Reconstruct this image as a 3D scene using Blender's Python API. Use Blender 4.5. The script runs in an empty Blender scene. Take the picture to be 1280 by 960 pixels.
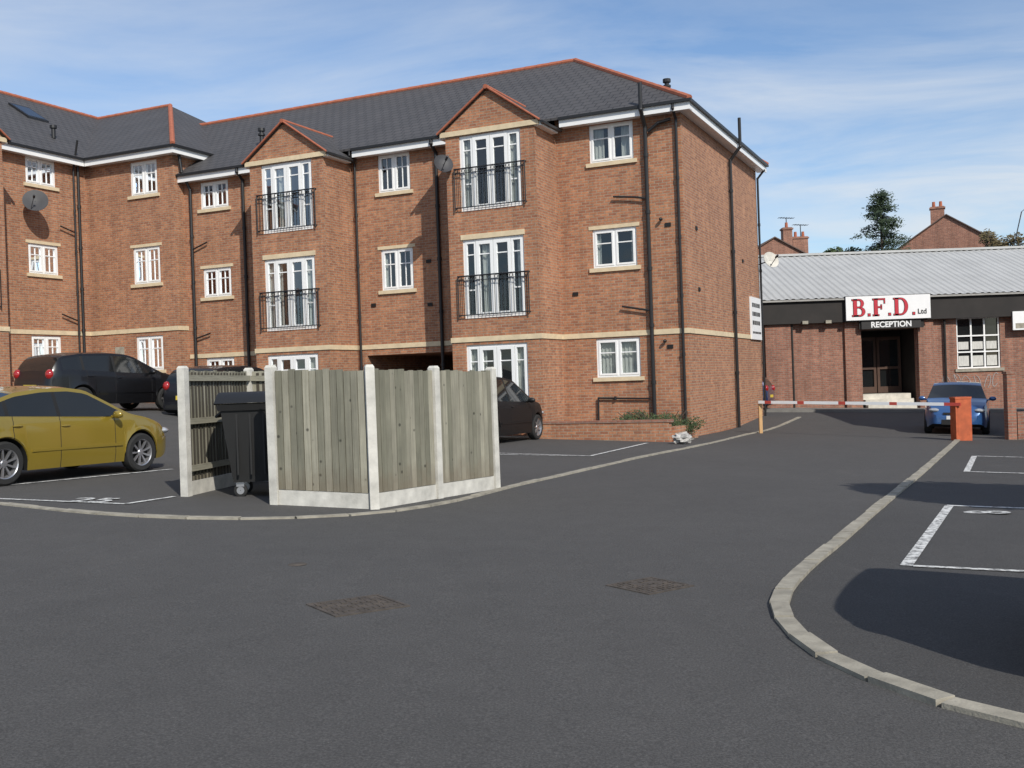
import bpy, math, random
from mathutils import Vector, Matrix, Quaternion
random.seed(7)
S=bpy.context.scene
COL=S.collection
TILT=math.radians(2.0)
def ss(a):
    a=max(0.0,min(1.0,a)); return a*a*(3-2*a)
def gz(x,y):
    xc=max(-60,min(60,x))
    return -0.035*xc+max(0.75*ss((y-19)/8)*ss((-3-x)/7),0.35*ss((y-31)/8))
# ---------------------------------------------------------------- mesh builder
class MB:
    def __init__(s): s.v=[];s.f=[];s.m=[];s.sm=[];s.uvo=[]
    def face(s,pts,m=0,sm=False,uv=None):
        i=len(s.v); s.v+= [tuple(p) for p in pts]; s.f.append(tuple(range(i,i+len(pts)))); s.m.append(m); s.sm.append(sm); s.uvo.append(uv)
    def box(s,x0,x1,y0,y1,z0,z1,m=0):
        if x0>x1:x0,x1=x1,x0
        if y0>y1:y0,y1=y1,y0
        if z0>z1:z0,z1=z1,z0
        P=lambda a,b,c:(a,b,c)
        s.face([P(x0,y0,z0),P(x1,y0,z0),P(x1,y0,z1),P(x0,y0,z1)],m)
        s.face([P(x1,y1,z0),P(x0,y1,z0),P(x0,y1,z1),P(x1,y1,z1)],m)
        s.face([P(x0,y1,z0),P(x0,y0,z0),P(x0,y0,z1),P(x0,y1,z1)],m)
        s.face([P(x1,y0,z0),P(x1,y1,z0),P(x1,y1,z1),P(x1,y0,z1)],m)
        s.face([P(x0,y0,z1),P(x1,y0,z1),P(x1,y1,z1),P(x0,y1,z1)],m)
        s.face([P(x0,y1,z0),P(x1,y1,z0),P(x1,y0,z0),P(x0,y0,z0)],m)
    def obox(s,a,b,w,z0,z1,m=0,za=0,zb=0):
        a=Vector(a[:2]);b=Vector(b[:2]);d=(b-a).normalized();n=Vector((-d.y,d.x))*w/2
        q=[(a+n,za),(a-n,za),(b-n,zb),(b+n,zb)]
        lo=[(p.x,p.y,z0+k) for p,k in q];hi=[(p.x,p.y,z1+k) for p,k in q]
        s.face([lo[0],lo[3],lo[2],lo[1]],m); s.face(hi,m)
        for i in range(4):
            j=(i+1)%4; s.face([lo[i],lo[j],hi[j],hi[i]],m)
    def cyl(s,a,b,r,n=10,m=0,r2=None,cap=True,sm=True):
        a=Vector(a);b=Vector(b);r2=r if r2 is None else r2
        d=(b-a).normalized(); u=d.orthogonal().normalized(); w=d.cross(u)
        A=[a+(u*math.cos(2*math.pi*i/n)+w*math.sin(2*math.pi*i/n))*r for i in range(n)]
        B=[b+(u*math.cos(2*math.pi*i/n)+w*math.sin(2*math.pi*i/n))*r2 for i in range(n)]
        for i in range(n):
            j=(i+1)%n; s.face([A[i],A[j],B[j],B[i]],m,sm)
        if cap:
            s.face(A[::-1],m); s.face(B,m)
    def lathe(s,prof,n=32,m=0,axis='y',sm=True):
        def P(r,h,a):
            c,q=math.cos(a)*r,math.sin(a)*r
            return (c,h,q) if axis=='y' else (c,q,h)
        for k in range(len(prof)-1):
            for i in range(n):
                a0=2*math.pi*i/n;a1=2*math.pi*(i+1)/n
                p=[P(*prof[k],a0),P(*prof[k],a1),P(*prof[k+1],a1),P(*prof[k+1],a0)]
                s.face(p,m,sm)
    def ell(s,c,r,m=0,nu=14,nv=8):
        def P(i,j):
            a=2*math.pi*i/nu;b=-math.pi/2+math.pi*j/nv
            return (c[0]+r[0]*math.cos(b)*math.cos(a),c[1]+r[1]*math.cos(b)*math.sin(a),c[2]+r[2]*math.sin(b))
        for i in range(nu):
            for j in range(nv):
                s.face([P(i,j),P(i+1,j),P(i+1,j+1),P(i,j+1)],m,True)
    def pieces(s,name,mats,parent=None):
        par={}
        def find(a):
            while par.setdefault(a,a)!=a: a=par[a]
            return a
        key=lambda v:(round(v[0],4),round(v[1],4),round(v[2],4))
        for f in s.f:
            k0=find(key(s.v[f[0]]))
            for i in f[1:]: par[find(key(s.v[i]))]=k0
        grp={}
        for fi,f in enumerate(s.f): grp.setdefault(find(key(s.v[f[0]])),[]).append(fi)
        out=[]
        for fl in grp.values():
            q=MB()
            for fi in fl: q.face([s.v[i] for i in s.f[fi]],s.m[fi],s.sm[fi],s.uvo[fi])
            out.append(q.build(name,mats,parent))
        return out
    def build(s,name,mats,parent=None,weld=True,sharp=35,col=None):
        me=bpy.data.meshes.new(name); me.from_pydata(s.v,[],s.f)
        uv=me.uv_layers.new(name='UVMap')
        for pi,p in enumerate(me.polygons):
            p.material_index=s.m[pi]; p.use_smooth=s.sm[pi]
            if s.uvo[pi] is not None:
                for k,li in enumerate(p.loop_indices): uv.data[li].uv=s.uvo[pi][k]
                continue
            n=p.normal
            if abs(n.z)>0.95 or n.length<.5: U=Vector((1,0,0));V=Vector((0,1,0))
            else:
                U=Vector((0,0,1)).cross(n).normalized(); V=n.cross(U)
            for li in p.loop_indices:
                co=Vector(s.v[me.loops[li].vertex_index]); uv.data[li].uv=(co.dot(U),co.dot(V))
        if not isinstance(mats,(list,tuple)): mats=[mats]
        for mm in mats: me.materials.append(mm)
        if weld and any(s.sm):
            import bmesh
            bm=bmesh.new(); bm.from_mesh(me); bmesh.ops.remove_doubles(bm,verts=bm.verts,dist=1e-5)
            bmesh.ops.recalc_face_normals(bm,faces=bm.faces)
            bm.to_mesh(me); bm.free()
            me.set_sharp_from_angle(angle=math.radians(sharp))
        me.update()
        o=bpy.data.objects.new(name,me); COL.objects.link(o)
        if parent: o.parent=parent
        return o
def empty(name,loc=(0,0,0),rotz=0,parent=None,tilt=False,label=None,cat=None,group=None):
    o=bpy.data.objects.new(name,None); COL.objects.link(o); o.empty_display_size=.2
    o.location=loc; o.rotation_mode='QUATERNION'
    q=Quaternion((0,0,1),rotz)
    if tilt: q=Quaternion((0,1,0),TILT)@q
    o.rotation_quaternion=q
    if parent: o.parent=parent
    tag(o,label,cat,group); return o
def tag(o,label=None,cat=None,group=None,kind=None):
    if label:o["label"]=label
    if cat:o["category"]=cat
    if group:o["group"]=group
    if kind:o["kind"]=kind
    return o
# ---------------------------------------------------------------- materials
def newmat(name):
    m=bpy.data.materials.new(name); m.use_nodes=True; nt=m.node_tree; b=nt.nodes['Principled BSDF']; return m,nt,b
def mixc(nt,fac,a,b,mode='MIX'):
    n=nt.nodes.new('ShaderNodeMix'); n.data_type='RGBA'; n.blend_type=mode
    for sock,val in ((n.inputs[0],fac),(n.inputs[6],a),(n.inputs[7],b)):
        if hasattr(val,'is_linked'): nt.links.new(val,sock)
        elif isinstance(val,(int,float)): sock.default_value=val
        else: sock.default_value=(*val,1) if len(val)==3 else val
    return n.outputs[2]
def ramp(nt,src,pts):
    r=nt.nodes.new('ShaderNodeValToRGB'); e=r.color_ramp.elements
    while len(e)<len(pts): e.new(.5)
    for i,(p,c) in enumerate(pts):
        e[i].position=p; e[i].color=(c,c,c,1) if isinstance(c,(int,float)) else (*c,1)
    nt.links.new(src,r.inputs[0]); return r.outputs[0]
def mth(nt,op,a,b=None):
    n=nt.nodes.new('ShaderNodeMath');n.operation=op
    for i,v in enumerate((a,b)):
        if v is None: continue
        if hasattr(v,'is_linked'): nt.links.new(v,n.inputs[i])
        else: n.inputs[i].default_value=v
    return n.outputs[0]
def noise(nt,vec,scale,detail=4,rough=.55,dist=0):
    n=nt.nodes.new('ShaderNodeTexNoise'); n.inputs['Scale'].default_value=scale; n.inputs['Detail'].default_value=detail
    n.inputs['Roughness'].default_value=rough; n.inputs['Distortion'].default_value=dist
    if vec is not None: nt.links.new(vec,n.inputs['Vector'])
    return n.outputs[0]
def coords(nt,kind='Object',scale=None):
    t=nt.nodes.new('ShaderNodeTexCoord'); o=t.outputs[kind]
    if scale:
        m=nt.nodes.new('ShaderNodeMapping'); m.inputs['Scale'].default_value=scale; nt.links.new(o,m.inputs[0]); o=m.outputs[0]
    return o
def bump(nt,b,h,dist,strength=1):
    n=nt.nodes.new('ShaderNodeBump'); n.inputs['Distance'].default_value=dist; n.inputs['Strength'].default_value=strength
    nt.links.new(h,n.inputs['Height']); nt.links.new(n.outputs[0],b.inputs['Normal'])
def simple(name,col,rough=.6,var=.25,scale=4,bmp=0,metal=0,coat=0,stretch=None,bscale=60):
    m,nt,b=newmat(name)
    c=coords(nt,'Object',stretch)
    n=noise(nt,c,scale,5)
    f=ramp(nt,n,[(.3,1-var),(.7,1.0)])
    o=mixc(nt,1.0,col,f,'MULTIPLY')
    nt.links.new(o,b.inputs['Base Color'])
    b.inputs['Roughness'].default_value=rough; b.inputs['Metallic'].default_value=metal
    if coat: b.inputs['Coat Weight'].default_value=coat; b.inputs['Coat Roughness'].default_value=.05
    if bmp: bump(nt,b,noise(nt,c,bscale,3),bmp)
    return m
def brickmat(name,c1,c2,mort,grime=.3):
    m,nt,b=newmat(name); uv=coords(nt,'UV')
    t=nt.nodes.new('ShaderNodeTexBrick'); nt.links.new(uv,t.inputs['Vector'])
    t.inputs['Color1'].default_value=(*c1,1);t.inputs['Color2'].default_value=(*c2,1);t.inputs['Mortar'].default_value=(*mort,1)
    t.inputs['Scale'].default_value=1;t.inputs['Brick Width'].default_value=.225;t.inputs['Row Height'].default_value=.075
    t.inputs['Mortar Size'].default_value=.010;t.inputs['Mortar Smooth'].default_value=.2;t.inputs['Bias'].default_value=0
    oc=coords(nt,'Object')
    n1=ramp(nt,noise(nt,oc,.55,5,.6),[(.3,.82),(.7,1.0)])
    n2=ramp(nt,noise(nt,uv,10,3,.75),[(.3,.74),(.72,1.14)])
    n3=ramp(nt,noise(nt,coords(nt,'Object',(3,3,.25)),1.5,4),[(.35,1-grime),(.6,1.0)])
    o=mixc(nt,1,t.outputs['Color'],n1,'MULTIPLY'); o=mixc(nt,1,o,n2,'MULTIPLY'); o=mixc(nt,.6,o,n3,'MULTIPLY')
    nt.links.new(o,b.inputs['Base Color']); b.inputs['Roughness'].default_value=.9
    bump(nt,b,mth(nt,'SUBTRACT',1.0,t.outputs['Fac']),.005)
    return m
BRICK=brickmat('red_brick',(.55,.245,.125),(.36,.145,.08),(.42,.32,.23))
BRICK2=brickmat('old_brick',(.42,.19,.125),(.30,.125,.085),(.32,.25,.2),.4)
def tilemat():
    m,nt,b=newmat('roof_tiles'); uv=coords(nt,'UV')
    t=nt.nodes.new('ShaderNodeTexBrick'); nt.links.new(uv,t.inputs['Vector'])
    t.inputs['Color1'].default_value=(.072,.068,.069,1);t.inputs['Color2'].default_value=(.064,.061,.062,1);t.inputs['Mortar'].default_value=(.024,.023,.024,1)
    t.inputs['Scale'].default_value=1;t.inputs['Brick Width'].default_value=.33;t.inputs['Row Height'].default_value=.3
    t.inputs['Mortar Size'].default_value=.024;t.inputs['Mortar Smooth'].default_value=.6
    n=ramp(nt,noise(nt,coords(nt,'Object'),.8,5,.6),[(.3,.88),(.7,1.1)])
    o=mixc(nt,1,t.outputs['Color'],n,'MULTIPLY'); nt.links.new(o,b.inputs['Base Color'])
    b.inputs['Roughness'].default_value=.7
    sep=nt.nodes.new('ShaderNodeSeparateXYZ'); nt.links.new(uv,sep.inputs[0])
    fr=mth(nt,'FRACT',mth(nt,'MULTIPLY',sep.outputs[1],1/.3))
    bump(nt,b,mth(nt,'SUBTRACT',1.0,fr),.035)
    return m
TILE=tilemat()
def asphaltmat(name,a,bc):
    m,nt,b=newmat(name); oc=coords(nt,'Object')
    big=ramp(nt,noise(nt,oc,.25,6,.6,.3),[(.3,0.0),(.7,1.0)])
    c=mixc(nt,big,a,bc)
    mid=ramp(nt,noise(nt,oc,2.5,6,.7),[(.3,.9),(.7,1.06)])
    c=mixc(nt,1,c,mid,'MULTIPLY')
    fine=ramp(nt,noise(nt,oc,80,4,.75),[(.35,.58),(.5,.97),(.66,1.55)])
    c=mixc(nt,1,c,fine,'MULTIPLY')
    vo=nt.nodes.new('ShaderNodeTexVoronoi');vo.inputs['Scale'].default_value=24;nt.links.new(oc,vo.inputs['Vector'])
    sp=ramp(nt,vo.outputs['Distance'],[(.05,1.0),(.12,0.0)])
    sp2=ramp(nt,noise(nt,oc,5,2),[(.46,0.0),(.62,.6)])
    c=mixc(nt,mth(nt,'MULTIPLY',sp,sp2),c,(.2,.19,.175))
    st=ramp(nt,noise(nt,coords(nt,'Object',(1.2,.35,1)),1.1,5,.65,.6),[(.62,0.0),(.82,.3)])
    c=mixc(nt,st,c,(.12,.112,.103))
    nt.links.new(c,b.inputs['Base Color']); b.inputs['Roughness'].default_value=.88
    bump(nt,b,noise(nt,oc,100,2),.005)
    return m
ASPH=asphaltmat('asphalt',(.061,.0585,.0565),(.071,.068,.0655))
ASPH2=asphaltmat('asphalt_bays',(.048,.0465,.0455),(.058,.056,.0545))
PAVE=simple('pavement_concrete',(.2,.19,.175),.9,.3,2,.003)
STONE=simple('cream_stone',(.70,.57,.38),.8,.2,5)
KERB=simple('kerb_concrete',(.38,.35,.285),.9,.45,6,.004)
CONC=simple('concrete_post',(.64,.62,.56),.85,.35,5,.004)
WHITE=simple('white_upvc',(.84,.84,.83),.35,.05,3)
BLACK=simple('black_plastic',(.008,.008,.008),.6,.2,6)
IRON=simple('black_iron',(.015,.015,.016),.45,.1,6)
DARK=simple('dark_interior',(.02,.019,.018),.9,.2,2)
TERRA=simple('terracotta',(.42,.13,.07),.85,.3,6)
CURT=simple('curtain_fabric',(.66,.65,.61),.9,.35,8,stretch=(8,8,.6))
DISHM=simple('dish_grey',(.045,.045,.05),.6,.2,5)
RUBBER=simple('tyre_rubber',(.02,.02,.02),.85,.2,10)
ALLOY=simple('alloy_wheel',(.5,.5,.52),.3,.1,6,metal=.8)
SEAL=simple('seam_black',(.01,.01,.01),.7,.1,5)
LAMPW=simple('headlamp_clear',(.42,.44,.47),.1,.5,14,coat=1)
LAMPR=simple('tail_lamp_red',(.35,.01,.01),.15,.2,12,coat=1)
PLATEW=simple('plate_white',(.7,.7,.68),.5,.1,5)
PLATEY=simple('plate_yellow',(.7,.52,.06),.5,.1,5)
RUST=simple('rusty_iron',(.095,.078,.064),.85,.55,9,.004)
ORANGE=simple('orange_paint',(.52,.11,.035),.65,.4,5)
REDP=simple('red_paint',(.5,.07,.05),.5,.15,5)
SIGNW=simple('sign_white',(.8,.8,.8),.5,.05,3)
SIGNR=simple('sign_red',(.50,.02,.04),.5,.1,3)
SIGNB=simple('sign_black',(.02,.018,.018),.6,.2,3)
BROWN=simple('dark_brown_fascia',(.022,.018,.016),.75,.4,2)
SHEET=simple('roof_sheet',(.44,.44,.43),.65,.14,.8)
SLATE=simple('old_slate',(.13,.09,.075),.8,.4,3)
BARK=simple('bark',(.08,.06,.045),.9,.4,8)
SHADET=simple('shaded_timber',(.07,.06,.045),.95)
def glassmat():
    m,nt,b=newmat('window_glass'); out=nt.nodes['Material Output']
    tr=nt.nodes.new('ShaderNodeBsdfTransparent'); tr.inputs[0].default_value=(.7,.74,.74,1)
    gl=nt.nodes.new('ShaderNodeBsdfGlossy'); gl.inputs['Roughness'].default_value=.03; gl.inputs[0].default_value=(.9,.95,1,1)
    fr=nt.nodes.new('ShaderNodeFresnel'); fr.inputs[0].default_value=1.55
    ad=mth(nt,'ADD',fr.outputs[0],.03)
    mx=nt.nodes.new('ShaderNodeMixShader'); nt.links.new(ad,mx.inputs[0]);nt.links.new(tr.outputs[0],mx.inputs[1]);nt.links.new(gl.outputs[0],mx.inputs[2])
    nt.links.new(mx.outputs[0],out.inputs[0])
    bn=nt.nodes.new('ShaderNodeBump');bn.inputs['Distance'].default_value=.01;nt.links.new(noise(nt,coords(nt,'Object'),1.3,1),bn.inputs['Height'])
    nt.links.new(bn.outputs[0],gl.inputs['Normal'])
    return m
GLASS=glassmat()
CARGLASS=simple('car_glass',(.012,.014,.015),.04,.1,2,coat=.2)
def woodmat():
    m,nt,b=newmat('weathered_timber'); uv=coords(nt,'UV')
    sep=nt.nodes.new('ShaderNodeSeparateXYZ'); nt.links.new(uv,sep.inputs[0])
    fl=mth(nt,'FLOOR',mth(nt,'MULTIPLY',sep.outputs[0],10.0))
    wn=nt.nodes.new('ShaderNodeTexWhiteNoise');wn.noise_dimensions='1D';nt.links.new(fl,wn.inputs['W'])
    c=ramp(nt,wn.outputs['Value'],[(0,(.18,.175,.13)),(.5,(.28,.265,.205)),(1,(.38,.36,.28))])
    mp=nt.nodes.new('ShaderNodeMapping');mp.inputs['Scale'].default_value=(30,1.0,1);nt.links.new(uv,mp.inputs[0])
    g=ramp(nt,noise(nt,mp.outputs[0],1.5,6,.7,.4),[(.25,.62),(.5,.96),(.75,1.15)])
    c=mixc(nt,1,c,g,'MULTIPLY')
    g2=ramp(nt,noise(nt,uv,2.0,4),[(.35,.8),(.7,1.06)])
    c=mixc(nt,1,c,g2,'MULTIPLY')
    vo=nt.nodes.new('ShaderNodeTexVoronoi');vo.inputs['Scale'].default_value=5.0;nt.links.new(uv,vo.inputs['Vector'])
    k=ramp(nt,vo.outputs['Distance'],[(.06,.3),(.13,1.0)])
    c=mixc(nt,1,c,k,'MULTIPLY')
    z=ramp(nt,mth(nt,'ADD',sep.outputs[1],mth(nt,'MULTIPLY',noise(nt,uv,6,3),.5)),[(.3,.3),(.55,0.0)])
    c=mixc(nt,z,c,(.15,.10,.06))
    nt.links.new(c,b.inputs['Base Color']);b.inputs['Roughness'].default_value=.9
    bump(nt,b,noise(nt,mp.outputs[0],2,4),.003)
    return m
WOOD=woodmat()
def paintline():
    m,nt,b=newmat('worn_white_paint'); oc=coords(nt,'Object')
    w=ramp(nt,noise(nt,oc,14,5,.75),[(.38,0.0),(.55,1.0)])
    c=mixc(nt,w,(.10,.10,.10),(.66,.66,.64)); nt.links.new(c,b.inputs['Base Color']);b.inputs['Roughness'].default_value=.8
    return m
PAINT=paintline()
def leafmat(name,a,b2):
    m,nt,b=newmat(name)
    c=ramp(nt,noise(nt,coords(nt,'Object'),3.5,3),[(.3,a),(.7,b2)])
    nt.links.new(c,b.inputs['Base Color']);b.inputs['Roughness'].default_value=.75
    return m
LEAF=leafmat('shrub_leaves',(.025,.045,.015),(.06,.09,.03))
CONIF=leafmat('conifer_needles',(.014,.03,.016),(.045,.07,.03))
AUT=leafmat('brownish_leaves',(.07,.055,.025),(.13,.10,.04))
# ---------------------------------------------------------------- ground
gxs=[-900,-400,-200,-120,-60]+[-58+i*2 for i in range(15)]+[-28+i*1.0 for i in range(15)]
gxs+= [-14+i*.5 for i in range(1,80)]+[27+i*3 for i in range(12)]+[80,120,200,400,900]
gxs=sorted(set(gxs))
gys=[-600,-200,-60,-20,-8]+[-4+i for i in range(20)]+[16+i*.5 for i in range(1,56)]+[46,50,60,80,120,200,400,900]
gys=sorted(set(gys))
g=MB()
idx={}
for j,y in enumerate(gys):
    for i,x in enumerate(gxs):
        idx[(i,j)]=len(g.v); g.v.append((x,y,gz(x,y)))
for j in range(len(gys)-1):
    for i in range(len(gxs)-1):
        g.f.append((idx[(i,j)],idx[(i+1,j)],idx[(i+1,j+1)],idx[(i,j+1)])); g.m.append(0);g.sm.append(False);g.uvo.append(None)
tag(g.build('ground',ASPH),'dark grey tarmac car park and access road','ground',kind='structure')
def catmull(P,n=10):
    out=[]
    for i in range(len(P)-1):
        p0=P[max(i-1,0)];p1=P[i];p2=P[i+1];p3=P[min(i+2,len(P)-1)]
        for k in range(n):
            t=k/n
            out.append(tuple(.5*((2*p1[a])+(-p0[a]+p2[a])*t+(2*p0[a]-5*p1[a]+4*p2[a]-p3[a])*t*t+(-p0[a]+3*p1[a]-3*p2[a]+p3[a])*t**3) for a in (0,1)))
    out.append(tuple(P[-1])); return out
def resample(P,step):
    out=[P[0]];acc=0
    for a,b in zip(P[:-1],P[1:]):
        L=math.dist(a,b)
        while acc+L>=step:
            f=(step-acc)/L; a=(a[0]+(b[0]-a[0])*f,a[1]+(b[1]-a[1])*f); out.append(a); L=math.dist(a,b); acc=0
        acc+=L
    return out
K1=[(-9.5,14.6),(-7.9,13.7),(-6.36,12.9),(-5.01,12.07),(-3.70,11.58),(-2.58,11.58),(-1.58,12.07),(-.81,13.17),(0,15.15),(1.08,17.52),(2.56,20.8),(4.59,24.9),(6.94,30.1),(10.0,36.2)]
K2=[(11.3,26.5),(7.0,17.8),(4.63,13.08),(3.04,9.88),(2.36,8.54),(1.99,7.72),(1.79,7.17),(1.69,6.63),(1.67,6.12),(1.72,5.66),(1.86,5.25),(2.04,4.9),(2.28,4.62),(3.2,4.1),(5,3.4),(8,2.6)]
def kerb(P,w,h,step,name):
    Q=resample(catmull(P,12),step); m=MB()
    for a,b in zip(Q[:-1],Q[1:]):
        d=Vector((b[0]-a[0],b[1]-a[1])).normalized()*.007
        A=(a[0]+d.x,a[1]+d.y);B=(b[0]-d.x,b[1]-d.y)
        j=random.uniform(-.006,.006)
        m.obox(A,B,w+random.uniform(-.006,.006),-.08,h+j,0,gz(*A),gz(*B))
    return tag(m.build(name,KERB),'pale concrete edging stones along the car park','kerb',kind='structure')
kerb(K1,.115,.022,.6,'kerb')
kerb(K2,.125,.03,.45,'kerb')
Q=catmull(K2,12); m=MB()
for a,b in zip(Q[:-1],Q[1:]):
    m.face([(a[0],a[1],gz(*a)+.004),(b[0],b[1],gz(*b)+.004),(40,b[1],-0.035*40+.004),(40,a[1],-0.035*40+.004)])
tag(m.build('parking_surface',ASPH2),'darker tarmac parking bays beside the road','parking surface',kind='structure')
def line(P,w,name='road_marking',lift=.009):
    m=MB()
    for a,b in zip(P[:-1],P[1:]):
        n=max(1,int(math.dist(a,b)/.5)); d=Vector((b[0]-a[0],b[1]-a[1])).normalized(); q=Vector((-d.y,d.x))*w/2
        for k in range(n):
            p=Vector(a).lerp(Vector(b),k/n);r=Vector(a).lerp(Vector(b),(k+1)/n)
            pts=[p+q,p-q,r-q,r+q]
            m.face([(c.x,c.y,gz(c.x,c.y)+lift) for c in pts])
    return tag(m.build(name,PAINT),'worn white painted parking bay line','road marking',kind='structure')
line([(7.6,11.95),(5.28,12.75)],.09);line([(5.30,12.73),(3.21,8.61)],.1,lift=.0105)
line([(3.26,8.59),(6.2,7.7)],.08,lift=.012)
line([(10.9,20.3),(9.28,21.0)],.1);line([(9.28,21.0),(7.55,17.4)],.1,lift=.0105);line([(7.55,17.4),(9.6,16.6)],.1,lift=.012)
line([(-.3,21.4),(1.53,21.0)],.08);line([(1.53,21.0),(3.24,25.3)],.08,lift=.0105)
line([(1.5,21.0),(-3.0,22.9)],.08,lift=.012)
line([(-8.4,14.4),(-7.4,15.2)],.09);line([(-7.4,15.2),(-5.9,17.9)],.09,lift=.0105)
line([(-8.0,14.1),(-6.66,13.45),(-4.84,12.9)],.08);line([(-4.84,12.9),(-4.5,13.7)],.08,lift=.0105)
def textmesh(body,size,extr=0,offset=0):
    cu=bpy.data.curves.new('t','FONT');cu.body=body;cu.size=size;cu.extrude=extr;cu.offset=offset;cu.align_x='CENTER';cu.align_y='CENTER'
    o=bpy.data.objects.new('t',cu);COL.objects.link(o);bpy.context.view_layer.update()
    me=bpy.data.meshes.new_from_object(o.evaluated_get(bpy.context.evaluated_depsgraph_get()))
    bpy.data.objects.remove(o);return me
def textobj(name,body,size,mat,loc,rot,parent=None,extr=0,offset=0):
    me=textmesh(body,size,extr,offset);me.materials.clear();me.materials.append(mat)
    o=bpy.data.objects.new(name,me);COL.objects.link(o);o.location=loc;o.rotation_euler=rot
    if parent:o.parent=parent
    return o
for (x,y,r,bd,sz) in [(5.48,12.05,math.pi/2-.3,'8',.68),(-5.4,13.25,-.1,'25',.6)]:
    o=textobj('bay_number',bd,sz,PAINT,(x,y,gz(x,y)+.014),(0,TILT,r),offset=.014)
    tag(o,'painted white bay number on the tarmac','bay number',kind='structure')
m=MB()
for x in range(2,32,2):
    m.face([(x,38.4,gz(x,38.4)+.10),(x+2,38.4,gz(x+2,38.4)+.10),(x+2,40.7,gz(x+2,40.7)+.10),(x,40.7,gz(x,40.7)+.10)])
    m.face([(x,38.4,gz(x,38.4)-.1),(x+2,38.4,gz(x+2,38.4)-.1),(x+2,38.4,gz(x+2,38.4)+.10),(x,38.4,gz(x,38.4)+.10)])
tag(m.build('pavement',PAVE),'grey pavement along the workshop front','pavement',kind='structure')
def manhole(cx,cy,a,w,d,n):
    o=empty('manhole_cover',(cx,cy,gz(cx,cy)+.004),a,tilt=True,label='rusty rectangular iron drain cover set in tarmac',cat='manhole cover',group='drain covers in the road')
    m=MB();t=.025
    m.box(-w/2,w/2,-d/2,-d/2+t,-.02,.004);m.box(-w/2,w/2,d/2-t,d/2,-.02,.004)
    m.box(-w/2,-w/2+t,-d/2+t,d/2-t,-.02,.004);m.box(w/2-t,w/2,-d/2+t,d/2-t,-.02,.004)
    m.build('frame',RUST,o)
    m=MB();m.box(-w/2+t+.004,w/2-t-.004,-d/2+t+.004,d/2-t-.004,-.02,.001)
    k=n;rr=random.Random(int(w*100))
    for i in range(k):
        for j in range(k):
            if rr.random()<.12: continue
            x=-w/2+t+(i+.5)*(w-2*t)/k;y=-d/2+t+(j+.5)*(d-2*t)/k;s=(w-2*t)/k*.36
            h=rr.uniform(.003,.007)
            if (i+j)%2: m.box(x-s,x+s,y-s*.5,y+s*.5,0,h)
            else: m.box(x-s*.5,x+s*.5,y-s,y+s,0,h)
    m.build('lid',RUST,o)
manhole(-1.11,7.12,.62,.56,.46,9)
manhole(.98,7.8,.7,.5,.44,8)
m=MB();m.lathe([(0,.006),(.07,.006),(.08,0)],18,axis='z');o=m.build('drain_cap',RUST);o.location=(-1.85,8.7,gz(-1.85,8.7)+.002)
tag(o,'small round iron stopcock cap in tarmac','drain cap')
# ---------------------------------------------------------------- apartment building
AB=empty('apartment_building',(4.78,28.0,0),math.radians(155),label='three storey red brick apartment block with balconies and slate grey roof',cat='apartment building')
def hole_wall(m,axis,c,a0,a1,z0,z1,holes,sgn,depth=.12,mi=0):
    A=sorted({a0,a1,*[h[0] for h in holes],*[h[1] for h in holes]});Z=sorted({z0,z1,*[h[2] for h in holes],*[h[3] for h in holes]})
    def P(a,z,d=0):
        return (a,c-sgn*d,z) if axis=='t' else (c-sgn*d,a,z)
    for i in range(len(A)-1):
        for j in range(len(Z)-1):
            ca=(A[i]+A[i+1])/2;cz=(Z[j]+Z[j+1])/2
            if any(h[0]<ca<h[1] and h[2]<cz<h[3] for h in holes): continue
            pts=[P(A[i],Z[j]),P(A[i+1],Z[j]),P(A[i+1],Z[j+1]),P(A[i],Z[j+1])]
            n=(Vector(pts[1])-Vector(pts[0])).cross(Vector(pts[3])-Vector(pts[0]))
            o=n.y if axis=='t' else n.x
            if o*sgn<0: pts=pts[::-1]
            m.face(pts,mi)
    for h in holes:
        for (q0,q1) in [((h[0],h[2]),(h[1],h[2])),((h[1],h[2]),(h[1],h[3])),((h[1],h[3]),(h[0],h[3])),((h[0],h[3]),(h[0],h[2]))]:
            m.face([P(*q0),P(*q1),P(q1[0],q1[1],depth),P(q0[0],q0[1],depth)],mi)
wA=(1.36,2.64);wB=(8.45,9.58);wC=(15.42,16.6);wD=(18.0,19.2)
RO=.92
H_main=[(*wA,1.52,2.60),(*wA,4.57,5.65),(*wA,7.5,8.56),(*wB,7.42,8.58),(*wB,4.42,5.68),(*wC,7.62,8.52),(*wC,4.66,5.63),(*wC,1.64,2.62)]
H_left=[(*wD,8.27,9.42),(*wD,5.25,6.5),(*wD,2.3,3.47)]
wE=(1.78,2.98)
H_wing=[(*wE,8.6,9.5),(*wE,5.62,6.62),(*wE,2.56,3.56)]
ZB=-1.2
HW=1.37
bays=[('t',5.02,0,0.0),('t',11.92,0,0.0),('p',6.45,21.3,RO)]
FR=[(6.3,8.40),(3.3,5.5),(.15,2.55)]
m=MB()
hole_wall(m,'t',0,0,3.67,ZB,8.9,[h for h in H_main if h[0]<3],1)
hole_wall(m,'t',0,6.37,10.54,ZB,8.9,[h for h in H_main if 6<h[0]<10.5]+[(6.9,10.2,ZB,2.45)],1)
hole_wall(m,'t',0,13.3,17.3,ZB,8.9,[h for h in H_main if h[0]>13],1)
hole_wall(m,'p',0,-9.6,0,ZB,8.9,[],-1)
hole_wall(m,'t',-9.6,0,31,ZB,8.9,[],-1)
hole_wall(m,'p',6.9,-9.5,-.12,ZB,2.45,[],1);hole_wall(m,'p',10.2,-9.5,-.12,ZB,2.45,[],-1)
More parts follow.
